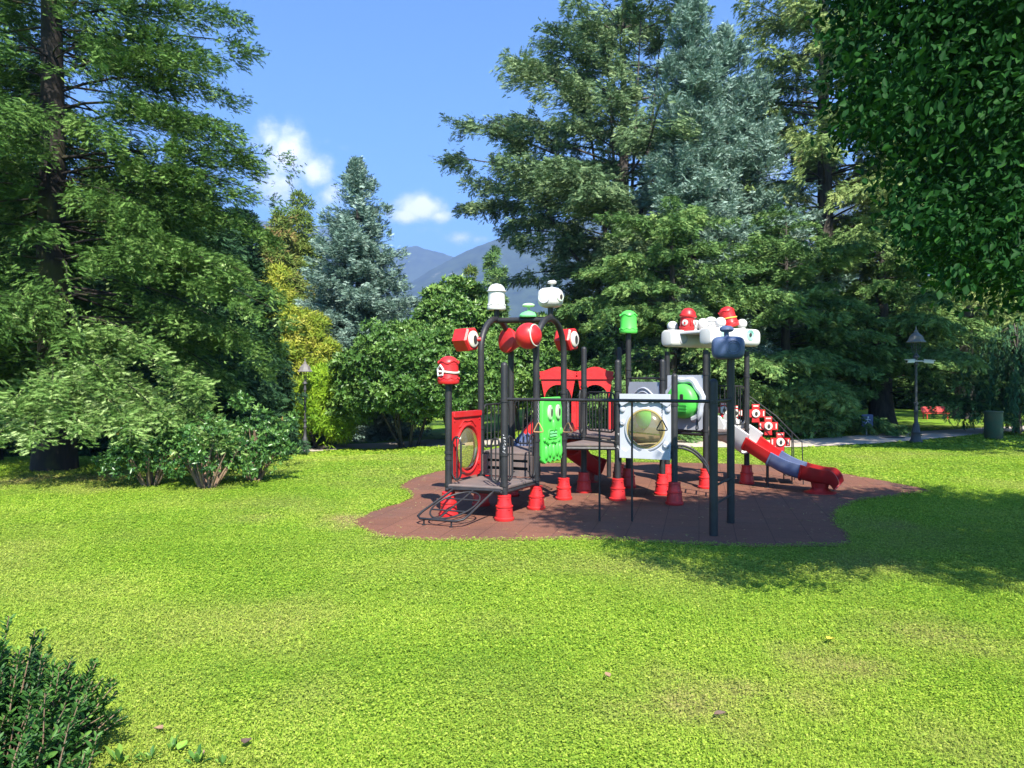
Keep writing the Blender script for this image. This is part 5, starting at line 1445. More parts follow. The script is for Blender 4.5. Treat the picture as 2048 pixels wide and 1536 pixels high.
# ---- big cedars
def ced_limbs(rg, fol, wood, trunks, x, y, z):
    for (dx, dy, zb, zt, r) in ((-1.5, .2, 5.2, 15.5, .20), (-.8, -.8, 6.0, 17.0, .16), (1.4, .5, 6.5, 18.5, .18), (-3.4, -.3, 5.5, 11.0, .15), (.4, -1.0, 8, 19, .12)):
        pts = [(x, y, z + zb - .6), (x + dx * .35, y + dy * .35, z + zb + (zt - zb) * .12), (x + dx * .75, y + dy * .75, z + zb + (zt - zb) * .45), (x + dx * 1.25, y + dy * 1.25, z + zt)]
        pts = [tuple(p) for p in bez([Vector(p) for p in pts], 10)]; trunks.append((pts, [r * (1 - .8 * i / 10) for i in range(11)]))
        for k in range(24):
            q = pts[min(3 + k // 2, 10)]
            az = rg.uniform(1.2, 4.5); L = rg.uniform(1.2, 3.0) * (1 - .03 * k)
            bough(fol, wood, rg, q, az, L, R(rg.uniform(10, 45)), .22, .24, .40, .14, .29, .2, 0, .3, .02, .08, tint=rg.uniform(.35, .65), mult=5, drape=0.28, puff=0.084)
def ced_rad(f):
    return float(np.interp(f, [0, .25, .33, .5, .6, .72, .85, .95, 1], [0, 0, 6.6, 9.6, 9.8, 7.6, 6.4, 4.2, 1.4]))
conifer('cedar_tree', px_x(1252, 36), 36, 20.6, ced_rad, (F_CED, BK_CED), 'old cedar with several bare dark trunks and broad grey green crown against the sky', seed=41, r0=.55, z0=5.6, zstep=.95, per=12,
        el=(4, 14, 34), droop=(.16, .10), sp=.27, ratio=.36, ssp=.145, sl=.25, bare=.34, hang=.22, tms=T_N5, thick=.07, azr=lambda a, f, rg: not (f < .9 and math.cos(a) > -.1 and math.sin(a) < .35 and rg.uniform() < .85), limbs=ced_limbs, ztop=20, wr=.03, lenjit=(.5, 1.08), gap=.40, gsc=1.0, mult=9, drape=0.36, puff=0.084)
conifer('cedar_tree', px_x(1655, 38), 38, 27, lambda f: float(np.interp(f, [0, .2, .3, .6, 1], [0, 4.5, 8.3, 7.4, 1.0])), (F_CEDY, BK_CED), 'tall yellowish green cedar with layered drooping boughs, behind the right lamp post', seed=43, r0=.6, z0=5.6, zstep=1.0, per=7,
        el=(14, 16, 30), droop=(.26, .16), sp=.29, ratio=.32, ssp=.155, sl=.30, bare=.28, hang=.45, tms=T_N5, thick=.10, ztop=23.5, wr=.03, lenjit=(.55, 1.1), gap=.40, gsc=1.0, mult=7, drape=0.55, puff=0.084)
conifer('cedar_tree', px_x(1930, 42), 42, 24, lambda f: float(np.interp(f, [0, .15, .3, .6, 1], [0, 5, 7.5, 7, 1.0])), (F_CEDY, BK_CED), 'shadowy cedar behind the overhanging leaves at the right', seed=45, r0=.5, z0=4.5, zstep=1.15, per=6,
        el=(12, 16, 30), droop=(.26, .16), sp=.36, ratio=.34, ssp=.19, sl=.36, bare=.25, hang=.45, tms=T_N5, thick=.1, ztop=20, wr=.03, mult=4, drape=0.77, puff=0.098)

# ---- layered low cedars
conifer('layered_cedar', px_x(1345, 29), 29, 8.7, lambda f: float(np.interp(f, [0, .1, .35, .6, .85, 1], [3.4, 4.6, 5.1, 4.6, 3.3, 1.0])), (F_CEDL, BK_CED), 'bright green low cedar of drooping layers behind the play structure', seed=51, r0=.30, z0=.9, zstep=.78, per=9,
        el=(10, 16, 28), droop=(.34, .26), sp=.21, ratio=.36, ssp=.12, sl=.19, bare=.2, hang=.30, tms=T_N5, thick=.04, wr=.014, lenjit=(.55, 1.15), gap=.36, gsc=.8, mult=8, drape=0.15, puff=0.045)
conifer('layered_cedar', px_x(1570, 31), 31, 8.8, lambda f: float(np.interp(f, [0, .1, .35, .6, .85, 1], [3.2, 4.4, 4.8, 4.4, 3.0, 1.0])), (F_CEDL, BK_CED), 'green low cedar of drooping layers right of the red and white slide', seed=53, r0=.30, z0=.9, zstep=.82, per=9,
        el=(10, 16, 28), droop=(.34, .26), sp=.21, ratio=.36, ssp=.125, sl=.20, bare=.2, hang=.32, tms=T_N5, thick=.04, wr=.014, lenjit=(.55, 1.15), gap=.36, gsc=.8, mult=8, drape=0.15, puff=0.045)
conifer('layered_cedar', px_x(1762, 34), 34, 9.6, lambda f: float(np.interp(f, [0, .14, .17, .4, .7, 1], [0, 0, 5.6, 6.4, 4.6, 1.0])), (F_CEDL, BK_CED), 'spreading layered cedar with a thick trunk, partly shaded, behind the right lamp post', seed=55, r0=.55, z0=1.9, zstep=.9, per=9,
        el=(12, 16, 28), droop=(.34, .26), sp=.23, ratio=.36, ssp=.135, sl=.21, bare=.2, hang=.34, tms=T_N5, thick=.05, wr=.02, lenjit=(.5, 1.15), gap=.36, gsc=.8, mult=8, drape=0.17, puff=0.045)
# creeping juniper at the edge of the path
bushy('juniper_shrub', px_x(1610, 28.6), 28.6, 1.5, 1.7, (F_CEDL, BK_SHR), 'low spreading juniper beside the path, right of the slide', 'shrub', seed=57, ncl=70, per=45, cr=.42, sl=.24, tms=T_N5, stems=3, z0=0, ry=1.2, tint=.55)

# ---- weeping conifer at the right edge
def weep():
    rg = np.random.default_rng(61); x, y = px_x(2035, 30.5), 30.5; z = gzf(x, y)
    root = empty('weeping_conifer', (x, y, z), 'dark weeping conifer with hanging strands behind the litter bin', 'tree')
    fol = Fol(); wood = []
    for k in range(330):
        az = rg.uniform(0, 6.28); r_ = rg.uniform(.2, 1.9) ; zt = rg.uniform(1.5, 5.0) * (1 - .12 * r_)
        L = min(zt - .25, rg.uniform(.8, 2.4)); n = int(L / .075)
        t = np.linspace(0, 1, n); ox = .25 * np.sqrt(t)
        P = np.stack([x + math.cos(az) * (r_ + ox), y + math.sin(az) * (r_ + ox), z + zt - L * t ** 1.3], 1) + rg.normal(0, .03, (n, 3))
        D = np.stack([rg.normal(0, .5, n) + .3 * math.cos(az), rg.normal(0, .5, n) + .3 * math.sin(az), np.full(n, -1.0)], 1)
        fol.add(P, D, .22, .13, np.clip(rg.normal(.5, .2) + rg.normal(0, .1, n), 0, 1))
        if k % 5 == 0: wood.append(([(x, y, z + zt * .8), (x + math.cos(az) * r_ * .6, y + math.sin(az) * r_ * .6, z + zt + .15), (x + math.cos(az) * r_, y + math.sin(az) * r_, z + zt)], [.04, .025, .012]))
    wood_mesh('trunk', [trunk_path(rg, x, y, z, 4.6, .16)], wood, BK_CED, root)
    fol.build('crown', F_WEEP, root, T_N5, rg)
weep()

# ---- dome shaped trees behind the left of the playground
Y = 35
bushy('dome_tree', px_x(912, Y), Y, 7.1, 2.35, (F_YEW, BK_CED), 'taller dense dark green dome tree left of the white canister head', seed=71, ncl=260, per=52, cr=.50, sl=.26, tms=T_LEAF, stems=6, z0=.4, tint=.5, low=-.7)
bushy('dome_tree', px_x(818, 31), 31, 4.9, 2.65, (F_YEW, BK_CED), 'wide low dense dome tree left of the red capsule head', seed=72, ncl=300, per=52, cr=.45, sl=.23, tms=T_LEAF, stems=6, z0=.55, tint=.52, low=-.7)
bushy('dome_tree', px_x(925, 30), 30, 4.1, 1.9, (F_YEW, BK_CED), 'small dense dome tree directly behind the red window panel', seed=73, ncl=190, per=52, cr=.45, sl=.23, tms=T_LEAF, stems=5, z0=.7, tint=.5, low=-.6)
bushy('dome_tree', px_x(1045, 34), 34, 5.0, 2.0, (F_YEW, BK_CED), 'dense dome tree seen through the black arches', seed=74, ncl=190, per=52, cr=.45, sl=.25, tms=T_LEAF, stems=5, z0=.3, tint=.58, low=-.7)
# ---- golden and rusty cypresses
def plume(name, px, Y, H, r, mat, label, seed, sl=.26, top=.35, ncl=120, per=50, tms=T_SPRAY, tint=.5, cr=.4):
    x = px_x(px, Y); return bushy(name, x, Y, H, r, (mat, BK_CED), label, 'tree', seed=seed, ncl=ncl, per=per, cr=cr, sl=sl, tms=tms, stems=4, tint=tint,
        parts=[((0, 0, H * .30), (r, r, H * .31), .5), ((r * .1, 0, H * .58), (r * .72, r * .72, H * .26), .33), ((-r * .05, 0, H * .84), (r * top, r * top, H * .17), .17)])
plume('golden_cypress', 556, 32, 7.4, 1.15, F_GOLD, 'tall golden yellow cypress at the left of its pair', 81, tint=.55)
plume('golden_cypress', 622, 33.5, 5.9, 1.25, F_GOLD, 'golden yellow cypress right behind the left lamp post', 82, tint=.6)
x = px_x(640, 32); bushy('lime_cypress', x, 32, 3.3, 1.4, (F_LIME, BK_CED), 'lime green feathery cypress mound at the foot of the left lamp post', 'shrub', seed=83, ncl=110, per=55, cr=.42, sl=.25, tms=T_SPRAY, stems=3, z0=.0, tint=.5, low=-.7)
plume('rusty_cypress', 603, 44, 13.6, 1.25, F_RUST, 'thin rusty green cypress with a ragged top left of the blue spruce', 84, ncl=150, sl=.36, cr=.5, top=.3)
plume('rusty_cypress', 560, 42, 12.0, 1.4, F_RUST, 'browning cypress at the tip of the great fir boughs', 85, ncl=150, sl=.36, cr=.5, tint=.6)
plume('columnar_cypress', 992, 62, 13.2, .75, F_CEDL, 'slender green columnar cypress before the mountains', 86, ncl=110, sl=.34, cr=.42, top=.8)
plume('slender_conifer', 940, 62, 11.6, 1.15, F_RUST, 'pale slender conifer left of the columnar cypress', 87, ncl=100, sl=.34, cr=.42, top=.35, tint=.35)
plume('golden_cypress', 1130, 44, 6.8, 1.0, F_GOLD, 'golden cypress glimpsed right of the white smiling head', 88, ncl=70, sl=.3, tint=.5)

# ---- the wood beyond: trees of several kinds, then one far mass
far = [(150, 48, 1.5), (20, 52, 1.7), (470, 52, 1.15), (1150, 50, .9), (1230, 58, 1.1), (1420, 52, 1.2), (1530, 50, 1.25), (1660, 56, 1.3), (1800, 58, 1.4), (1900, 54, 1.2), (2040, 50, 1.3), (2200, 46, 1.4), (-150, 44, 1.5), (1310, 62, 1.1), (1960, 66, 1.5)]
for i, (px, Y, sc) in enumerate(far):
    if not -60 < px < 2110: continue
    x = px_x(px, Y); where = ['left of the great fir trunk', 'farthest left behind the fir trunks', 'behind the golden cypress', 'right of the black arches', 'behind the trunks of the old cedar', 'behind the green barrel face', 'behind the white roof rolls', 'behind the layered cedars', 'left of the right lamp post', 'behind the red bench', 'at the right edge behind the bench', 'beyond the right edge', 'beyond the left edge', 'behind the tall blue spruce', 'rearmost at the right, beyond the bench'][i]
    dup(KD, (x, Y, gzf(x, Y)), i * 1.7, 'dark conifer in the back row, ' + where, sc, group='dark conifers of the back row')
def far_wood():
    rg = np.random.default_rng(91); fol = Fol()
    for k in range(380):
        px = rg.uniform(-500, 2500); Y = rg.uniform(78, 100)
        h = 6.3 + 1.6 * rg.uniform(-1, 1); h += 3.5 if (px < 480 or px > 1150) else 0
        x = px_x(px, Y); z = gzf(x, Y)
        clumps(fol, rg, (x, Y, z + h * .5), (2.4, 2.4, h * .5), 14, 9, 1.2, 1.15, rg.uniform(.3, .7), low=-.6, seed=k)
    o = fol.build('woods', F_WOOD, None, T_LEAF3, rg)
    tag(o, 'far woodland closing the park behind the trees', 'woodland', kind='stuff')
far_wood()

# ---- broad leaved shrubs on the lawn at the left
for (px, Y, H, r, sd, lb) in ((300, 15.5, 1.25, .85, 101, 'leafy shrub under the great fir boughs, left of three'), (415, 15.2, 1.3, .95, 102, 'sprawling shrub with bare reddish stems, middle of three on the lawn'), (508, 16.2, 1.45, .72, 103, 'upright leafy shrub at the right end of the three on the lawn')):
    bushy('broadleaf_shrub', px_x(px, Y), Y, H, r, (F_RHO, BK_SHR), lb, 'shrub', 'shrubs on the lawn before the great fir', seed=sd, ncl=80, per=13, cr=.20, sl=.125, tms=T_LEAF, stems=20, z0=.18, tint=.45, low=-.8, lump=.65, ry=.6)

# ---- near bush in the corner
def corner_bush():
    rg = np.random.default_rng(111); root = None
    c = gp(-20, 1560); x, y = c.x - .12, c.y + .12; z = gzf(x, y)
    root = empty('evergreen_bush', (x, y, z), 'dark green bush with small glossy leaves in the near left corner', 'bush')
    fol = Fol(); wood = []
    stems = []
    for k in range(330):
        az = rg.uniform(0, 6.28); r_ = .60 * math.sqrt(rg.uniform(0, 1)); hh = (0.62 - .42 * (r_ / .60) ** 2) * rg.uniform(.35, 1.15)
        b = np.array([x + math.cos(az) * r_ * .55, y + math.sin(az) * r_ * .55, z]); e = np.array([x + math.cos(az) * r_, y + math.sin(az) * r_, z + hh])
        stems.append((b, e))
    for (px, py, Y) in ((18, 1232, 3.62), (70, 1262, 3.6), (8, 1290, 3.5), (110, 1325, 3.5), (118, 1345, 3.45), (160, 1400, 3.4), (40, 1300, 3.4), (195, 1470, 3.3), (90, 1380, 3.3), (140, 1440, 3.2), (60, 1420, 3.1), (170, 1505, 3.1)):
        e = np.array(at(px, py, Y)); b = np.array([e[0] - .1, e[1] + .0, z]); stems.append((b, e))
    for (b, e) in stems:
        L = np.linalg.norm(e - b); d = (e - b) / L; n = max(int(min(L, .46) / .0085), 8)
        t = 1 - np.linspace(0, min(.42 / L, .85), n)
        P = b + (e - b) * t[:, None] + rg.normal(0, .004, (n, 3))
        a = np.arange(n) * 2.4 + rg.uniform(0, 6)
        sd = np.stack([np.cos(a), np.sin(a), np.zeros(n)], 1)
        D = sd * .85 + d * .75 + rg.normal(0, .15, (n, 3))
        LL = .046 * rg.uniform(.7, 1.3, n) * (1 - .35 * (np.arange(n) < 3))
        fol.add(P, D, LL, LL, np.clip(rg.normal(.42, .14) + rg.normal(0, .10, n) + .22 * (np.arange(n) < 5), 0, 1), U=np.broadcast_to(d, (n, 3)))
        wood.append(([tuple(b), tuple((b + e) / 2 + rg.normal(0, .012, 3)), tuple(e)], [.006, .004, .002]))
    wood_mesh('stem', [], wood, BK_SHR, root)
    one = []
    for s in (0, 1):
        w = .40; one.append((np.array([(0, 0, 0), (.45, w * .5, .10), (.45, 0, -.02), (.45, -w * .5, .10), (.75, w * .38, .10), (.75, 0, -.01), (.75, -w * .38, .10), (1, 0, -.04)], float) * (1, 1, 1 - s * .5),
            np.array([(0, 2, 1), (0, 3, 2), (1, 2, 5), (1, 5, 4), (2, 3, 6), (2, 6, 5), (4, 5, 7), (5, 6, 7)])))
    fol.build('foliage', F_BUSH, root, one, rg)
    # a few broader weeds in front of it
    for i, (px, py, hgt) in enumerate(((300, 1527, .06), (345, 1505, .06), (395, 1532, .07), (240, 1532, .09), (445, 1534, .05))):
        g = gp(px, py); rt = empty('lawn_weed', g, ['small weed on the lawn edge between bush and fallen leaf', 'weed with one large pale leaf beside the corner bush', 'dark green weed at the bottom edge, right of the pale leaf', 'leafy sprig just right of the corner bush', 'tiny weed farthest from the bush at the bottom edge'][i], 'weed', 'weeds beside the corner bush')
        f2 = Fol(); n = 14; a = rg.uniform(0, 6.28, n); el = rg.uniform(.3, 1.3, n)
        D = np.stack([np.cos(a) * np.cos(el), np.sin(a) * np.cos(el), np.sin(el)], 1)
        f2.add(np.array(g) + D * hgt * rg.uniform(.1, .7, (n, 1)), D, hgt * rg.uniform(.5, .9, n), hgt * .8, np.clip(rg.normal(.8, .15, n), 0, 1)); f2.build('leaves', F_BUSH, rt, one, rg)
    return one
ONE = corner_bush()

# ---- broadleaf tree overhanging from the right; its crown throws the shade over the playground
def right_tree():
    rg = np.random.default_rng(121); x, y = 8.6, 4.4; z = gzf(x, y)
    root = empty('broadleaf_tree', (x, y, z), 'big broadleaf tree whose dark leafy branches hang in at the upper right', 'tree')
    fol = Fol(); wood = []
    tr = trunk_path(rg, x, y, z, 9, .36)
    twigs = []
    def crown(c, rd, n, low, per, spread, tint, inner=.3, lf=1.0):
        d = unit(rg.normal(0, 1, (n * 4, 3))); d = d[d[:, 2] > low][:n]
        rr = rg.uniform(inner, 1, len(d)) ** .5 * (1 + .22 * (2 * vnoise(d[:, 0] * 3 + 7, d[:, 1] * 3 + d[:, 2] * 2, .7, 5) - 1))
        for q, dd in zip(np.array(c) + d * np.array(rd) * rr[:, None], d): twigs.append((q, dd, per, spread, tint, lf))
    crown((8.2, 3.3, 9.0), (4.6, 2.6, 1.3), 620, -1, 40, .50, .40, lf=1.7)
    crown((9.0, 5.6, 7.5), (4.4, 2.7, 1.7), 560, -1, 36, .50, .40, lf=1.5)
    crown((5.2, 3.9, 9.0), (2.6, 1.6, 1.0), 300, -1, 40, .45, .40, lf=1.6)
    crown((5.6, 5.4, 6.6), (1.6, 1.5, 1.5), 150, -.9, 30, .45, .4)
    # the curtain that shows in the picture: hanging down between upper middle and right edge
    for k in range(640):
        px = 1690 + 450 * rg.uniform(0, 1) ** .85; Y = rg.uniform(5.2, 7.6)
        lo_ = np.interp(px, [1660, 1680, 1710, 1800, 1815, 1860, 1910, 2000, 2060, 2140], [120, 190, 280, 300, 430, 510, 565, 595, 590, 610]) ; 
        py = lo_ - (lo_ + 160) * rg.uniform(0.0, 1) ** 1.1
        if px < 1725 and py > 280: continue
        twigs.append((np.array(at(px, py, Y)), unit(np.array([-.6, rg.normal(0, .5), -.45])), 46, .26, .52, .66))
    for (q, dd, per, sp_, tn, lf) in twigs:
        n = int(per * rg.uniform(.6, 1.3))
        P = q + rg.normal(0, sp_ * .5, (n, 3)) * np.array([1, 1, .75])
        D = rg.normal(0, .6, (n, 3)) + dd * .5 + np.array([0, 0, -.35])
        LL = rg.uniform(.075, .135, n) * lf
        fol.add(P, D, LL, LL * 1.35, np.clip(tn + rg.normal(0, .17, n), 0, 1), U=rg.normal(0, .5, (n, 3)) + np.array([0, 0, 1.0]))
    P = np.array(tr[0])
    for k in range(40):
        q = twigs[rg.integers(0, 800)][0]; b = P[rg.integers(3, 9)]
        m_ = (b + q) / 2 + np.array([0, 0, .5]); wood.append(([tuple(b), tuple(m_), tuple(q)], [.09, .045, .012]))
    wood_mesh('trunk', [tr], wood, BK_CED, root)
    fol.build('crown', F_BROAD, root, ONE, rg)
    STAT['broadleaf'] = sum(len(p) for p in fol.P)
right_tree()

# broadleaf tree standing just outside the picture on the right: shades the lawn by the path
def side_tree():
    x, y = 17.0, 20.0
    bushy('broadleaf_tree', x, y, 15.5, 4.7, (F_BROAD, BK_CED), 'round crowned broadleaf tree shading the lawn between path and playground', 'tree', seed=131, ncl=330, per=42, cr=1.0, sl=.38, tms=T_LEAF, stems=8, z0=4.4, tint=.5)
side_tree()
# ================================================================== STREET FURNITURE AND SMALL THINGS
M_IRON = plastic('lamp_iron', (0.035, 0.038, 0.042, 1), 0.5, 0.3, dcol=(0.10, 0.09, 0.08, 1))
M_ROOF = plastic('lamp_hood', (0.16, 0.155, 0.15, 1), 0.5, 0.4)
M_BIN = plastic('green_bin_steel', (0.035, 0.085, 0.045, 1), 0.5, 0.6, dcol=(0.09, 0.08, 0.04, 1))
M_SIGN = plastic('blue_sign', (0.03, 0.07, 0.22, 1), 0.4, 0.2)
M_PAPER = plastic('sign_white', (0.65, 0.67, 0.7, 1), 0.5, 0.1)
M_BENCH = plastic('red_bench_slats', (0.55, 0.025, 0.015, 1), 0.45, 0.3)
M_LENS = plastic('camera_lens', (0.02, 0.02, 0.025, 1), 0.2, 0.0)

def lamp(px, py, Yl, H, label):
    g = gp(px, py); s = H / 3.7
    root = empty('lamp_post', g, label, 'lamp post', 'old style park lamp posts')
    mb = MB(); prof = [(.20, 0), (.205, .03), (.19, .06), (.15, .12), (.135, .30), (.15, .33), (.125, .36), (.10, .55), (.085, .60), (.06, .64), (.055, .95), (.075, .98), (.075, 1.03), (.05, 1.06), (.046, 1.20), (.07, 1.22), (.07, 1.28), (.042, 1.31),
                       (.036, 2.45), (.06, 2.48), (.06, 2.55), (.045, 2.6), (.05, 2.72), (.10, 2.74), (.085, 2.80), (.03, 2.86)]
    mb.lathe([(r * s, h * s) for r, h in prof], g, None, 20); mb.build('pole', M_IRON, root)
    mb = MB()
    for k in range(4):
        a = k * math.pi / 2 + .6; d = V3(math.cos(a), math.sin(a))
        mb.tube([g + Zv * 2.84 * s + d * .02 * s, g + Zv * 2.92 * s + d * .12 * s, g + Zv * 3.25 * s + d * .16 * s], .010 * s, 6)
    mb.tube([g + Zv * 2.84 * s, g + Zv * 3.2 * s], .018 * s, 8); mb.build('lantern_frame', M_IRON, root)
    mb = MB(); mb.lathe([(.30 * s, 3.22 * s), (.305 * s, 3.24 * s), (.24 * s, 3.31 * s), (.20 * s, 3.42 * s), (.12 * s, 3.50 * s), (.07 * s, 3.54 * s), (.06 * s, 3.60 * s), (.025 * s, 3.63 * s), (.02 * s, 3.72 * s), (.004, 3.76 * s)], g, None, 8); mb.build('hood', M_ROOF, root, smooth=False)
    return root, g, s
lamp(610, 905, 30, 3.72, 'black lamp post on the lawn before the golden cypress')
rt, g, s = lamp(1832, 885, 26, 3.98, 'dark lamp post with two white cameras beside the path on the right')
for (sx, lb) in ((-1, 'white camera on the lamp post, the one facing left'), (1, 'white camera on the lamp post, the one facing right')):
    c = g + V3(.02 + .10 * sx, -.12, 2.62 * s); root = empty('surveillance_camera', c, lb, 'camera', 'white cameras on the right lamp post')
    d = V3(sx * .95, -.3, -.12 if sx > 0 else -.05).normalized(); sd = Zv.cross(d).normalized(); up = d.cross(sd)
    mb = MB(); mb.prism(rrect(.12, .11, .02, 3), c + d * .08, sd, up, .30); mb.prism(rrect(.15, .02, .006, 1, 0, .066), c + d * .06, sd, up, .36); mb.build('housing', M_WHITE, root)
    mb = MB(); mb.lathe([(.042, 0), (.042, .012), (.02, .014)], c + d * .38, (sd, up, d), 14); mb.build('lens', M_LENS, root)
    mb = MB(); mb.tube([c + V3(-.10 * sx, .10), c, c + d * .1], .024, 8); mb.build('bracket', M_WHITE, root)

# litter bin
g = gp(1987, 878); root = empty('litter_bin', g, 'dark green cylindrical litter bin beside the path at the right edge', 'bin')
mb = MB(); Hb = 56 / FPX * g.y; rb = 16.5 / FPX * g.y
mb.lathe([(rb * .97, .03), (rb, .06), (rb, Hb * .93), (rb * 1.03, Hb * .94)], g, None, 28); mb.build('body', M_BIN, root)
mb = MB(); mb.lathe([(rb * 1.05, Hb * .94), (rb * 1.08, Hb * .96), (rb * 1.04, Hb * 1.0), (rb * .9, Hb * 1.0), (rb * .86, Hb * .93), (rb * .1, Hb * .90)], g, None, 28); mb.build('rim', M_BIN, root)
mb = MB(); mb.lathe([(rb * .8, 0), (rb * .8, .03)], g, None, 20); mb.build('foot', M_IRON, root)

# blue sign on a small post
g = gp(1733, 872); s = g.y / FPX; root = empty('park_sign', g, 'small blue park sign with white figure on a short post', 'sign')
mb = MB(); mb.tube([g, g + Zv * 38 * s], .03, 9); mb.build('post', M_STEEL, root)
mb = MB(); o = g + V3(0, -.05, 31 * s); mb.prism(rrect(23 * s, 25 * s, .06, 3), o, V3(1, 0), Zv, .03); bd = mb.build('board', M_SIGN, root)
mb = MB(); f = o + V3(0, -.036, 0)
mb.sup(f + V3(.02, 0, .13), (V3(1, 0), V3(0, 1), Zv), (.035, .012, .035), 1, 12, 8); mb.tube([f + V3(.02, 0, .09), f + V3(-.01, 0, -.02), f + V3(-.09, 0, -.14)], .014, 6); mb.tube([f + V3(-.01, 0, -.02), f + V3(.05, 0, -.07), f + V3(.06, 0, -.16)], .014, 6); mb.tube([f + V3(-.12, 0, .0), f + V3(.01, 0, .06), f + V3(.12, 0, .02)], .012, 6)
mb.build('pictogram', M_PAPER, bd)

# red bench on the far lawn
g = gp(1870, 838); root = empty('park_bench', g, 'bright red slatted bench on the far lawn under the trees', 'bench')
sc = g.y / FPX; L = 50 * sc; d = V3(.995, .06).normalized(); n = d.cross(Zv)
def slats(nm, zs, off, rake):
    mb = MB()
    for z, o_ in zip(zs, off): mb.prism(rrect(L, .11, .015, 2), g + Zv * z + n * o_, d, (Zv + n * rake).normalized() if rake < 5 else n, .04)
    return mb.build(nm, M_BENCH, root)
slats('backrest', (.42, .52, .62), (-.17, -.20, -.23), -.25); slats('seat', (.34, .34, .34), (.2, .07, -.06), 9)
for k in (-.42, .42):
    p = g + d * (L * k); mb = MB(); mb.tube([p + n * .22, p + n * .2 + Zv * .33], .03, 7); mb.tube([p - n * .14, p - n * .12 + Zv * .33, p - n * .24 + Zv * .66], .03, 7); mb.tube([p + n * .22 + Zv * .32, p - n * .13 + Zv * .32], .025, 7); mb.build('leg', M_BENCH, root)

# manhole cover in the path
g = gp(1785, 876); mb = MB(); mb.lathe([(.42, .0), (.42, .03), (.40, .034), (.05, .034)], g, None, 26)
for k in range(5): mb.tube([g + V3(-.3, -.2 + .1 * k, .035), g + V3(.3, -.2 + .1 * k, .035)], .008, 5)
tag(mb.build('manhole_cover', M_IRON), 'round dark manhole cover set in the shaded path', 'manhole cover')

# house with a terracotta roof beyond the trees on the left
def house():
    Y = 74; x0, x1 = px_x(205, Y), px_x(330, Y); zt = at(0, 690, Y).z; zr = at(0, 662, Y).z; z = -.8
    root = empty('house', ((x0 + x1) / 2, Y, z), 'house with a terracotta roof glimpsed through the firs at the left', 'house')
    wl = plastic('house_plaster', (.55, .45, .34, 1), .9, .3); rf = plastic('terracotta_tiles', (.48, .13, .06, 1), .8, .5)
    mb = MB(); mb.prism([(x0, Y), (x1, Y), (x1, Y + 6), (x0, Y + 6)], (0, 0, z), (1, 0, 0), (0, 1, 0), zt - z); mb.build('wall', wl, root)
    mb = MB(); a, b = x0 - .5, x1 + .5
    mb.add([(a, Y - .5, zt - .1), (b, Y - .5, zt - .1), (b, Y + 6.5, zt - .1), (a, Y + 6.5, zt - .1), (a + 1.2, Y + 3, zr + .5), (b - 1.2, Y + 3, zr + .5)], [(0, 1, 5, 4), (2, 3, 4, 5), (1, 2, 5), (3, 0, 4), (3, 2, 1, 0)]); mb.build('roof', rf, root, smooth=False)
    for k in range(3):
        xc = x0 + (x1 - x0) * (k + .5) / 3; mb = MB(); mb.prism(rrect(1.0, 1.5, .02, 1), (xc, Y - .01, zt - 1.6), V3(1, 0), Zv, .06); mb.build('window', M_LENS, root)
house()

# fallen leaves
M_DRYLEAF = plastic('dry_leaf', (.36, .22, .12, 1), .7, .4, scale=30); M_YLEAF = plastic('yellow_leaf', (.62, .50, .04, 1), .6, .3, scale=30); M_GLEAF = plastic('green_leaf', (.22, .45, .04, 1), .5, .2, scale=30); M_BLEAF = plastic('brown_leaf', (.12, .07, .05, 1), .7, .4, scale=30)
rg = np.random.default_rng(7)
for (px, py, L, m, lb) in ((1660, 1287, .10, M_YLEAF, 'yellow fallen leaf alone on the middle of the lawn'), (318, 1470, .07, M_DRYLEAF, 'tan curled leaf on the grass right of the corner bush'), (492, 1497, .08, M_BLEAF, 'dark brown shrivelled leaf near the bottom edge'),
                           (365, 1505, .075, M_GLEAF, 'bright green broad leaf lying near the corner bush'), (1215, 1360, .06, M_DRYLEAF, 'small tan leaf on the lawn below the black ring'), (400, 1522, .07, M_DRYLEAF, 'crumpled tan leaf at the bottom edge'), (1440, 1440, .07, M_BLEAF, 'brown leaf in the worn turf patch')):
    g = gp(px, py); a = rg.uniform(0, 6.28); d = V3(math.cos(a), math.sin(a), .15).normalized(); sd = Zv.cross(d).normalized(); o = g + Zv * .034 - d * L / 2
    pts = []
    mb = MB(); K = 9
    for i in range(K):
        t = i / (K - 1); w = L * .32 * math.sin(math.pi * t ** .8) + .001; lift = .25 * L * (t - .5) ** 2
        for s_ in (-1, 0, 1): pts.append(o + d * L * t + sd * w * s_ + Zv * (lift + abs(s_) * w * .45))
    n = len(pts); vs = pts + [p - Zv * .0015 for p in pts]; fs = []
    for i in range(K - 1):
        for j in (0, 1):
            q = (i * 3 + j, i * 3 + j + 1, (i + 1) * 3 + j + 1, (i + 1) * 3 + j); fs += [q, tuple(n + k for k in q[::-1])]
    mb.add(vs, fs); tag(mb.build('fallen_leaf', m), lb, 'leaf', 'fallen leaves on the lawn')

# ================================================================== SKY, SUN, CAMERA
SUN_EL, SUN_AZ = 48.0, 14.0        # behind the camera and a little to the right
w = bpy.data.worlds.new('World'); bpy.context.scene.world = w; w.use_nodes = True
nt = w.node_tree; nt.nodes.clear()
out = nt.nodes.new('ShaderNodeOutputWorld'); bg = nt.nodes.new('ShaderNodeBackground'); bg.inputs[1].default_value = SKY_STR
sky = nt.nodes.new('ShaderNodeTexSky'); sky.sky_type = 'NISHITA'; sky.sun_disc = False
sky.sun_elevation = R(SUN_EL); sky.sun_rotation = R(180 - SUN_AZ); sky.altitude = 300; sky.air_density = 1.0; sky.dust_density = 0.4; sky.ozone_density = 4.0
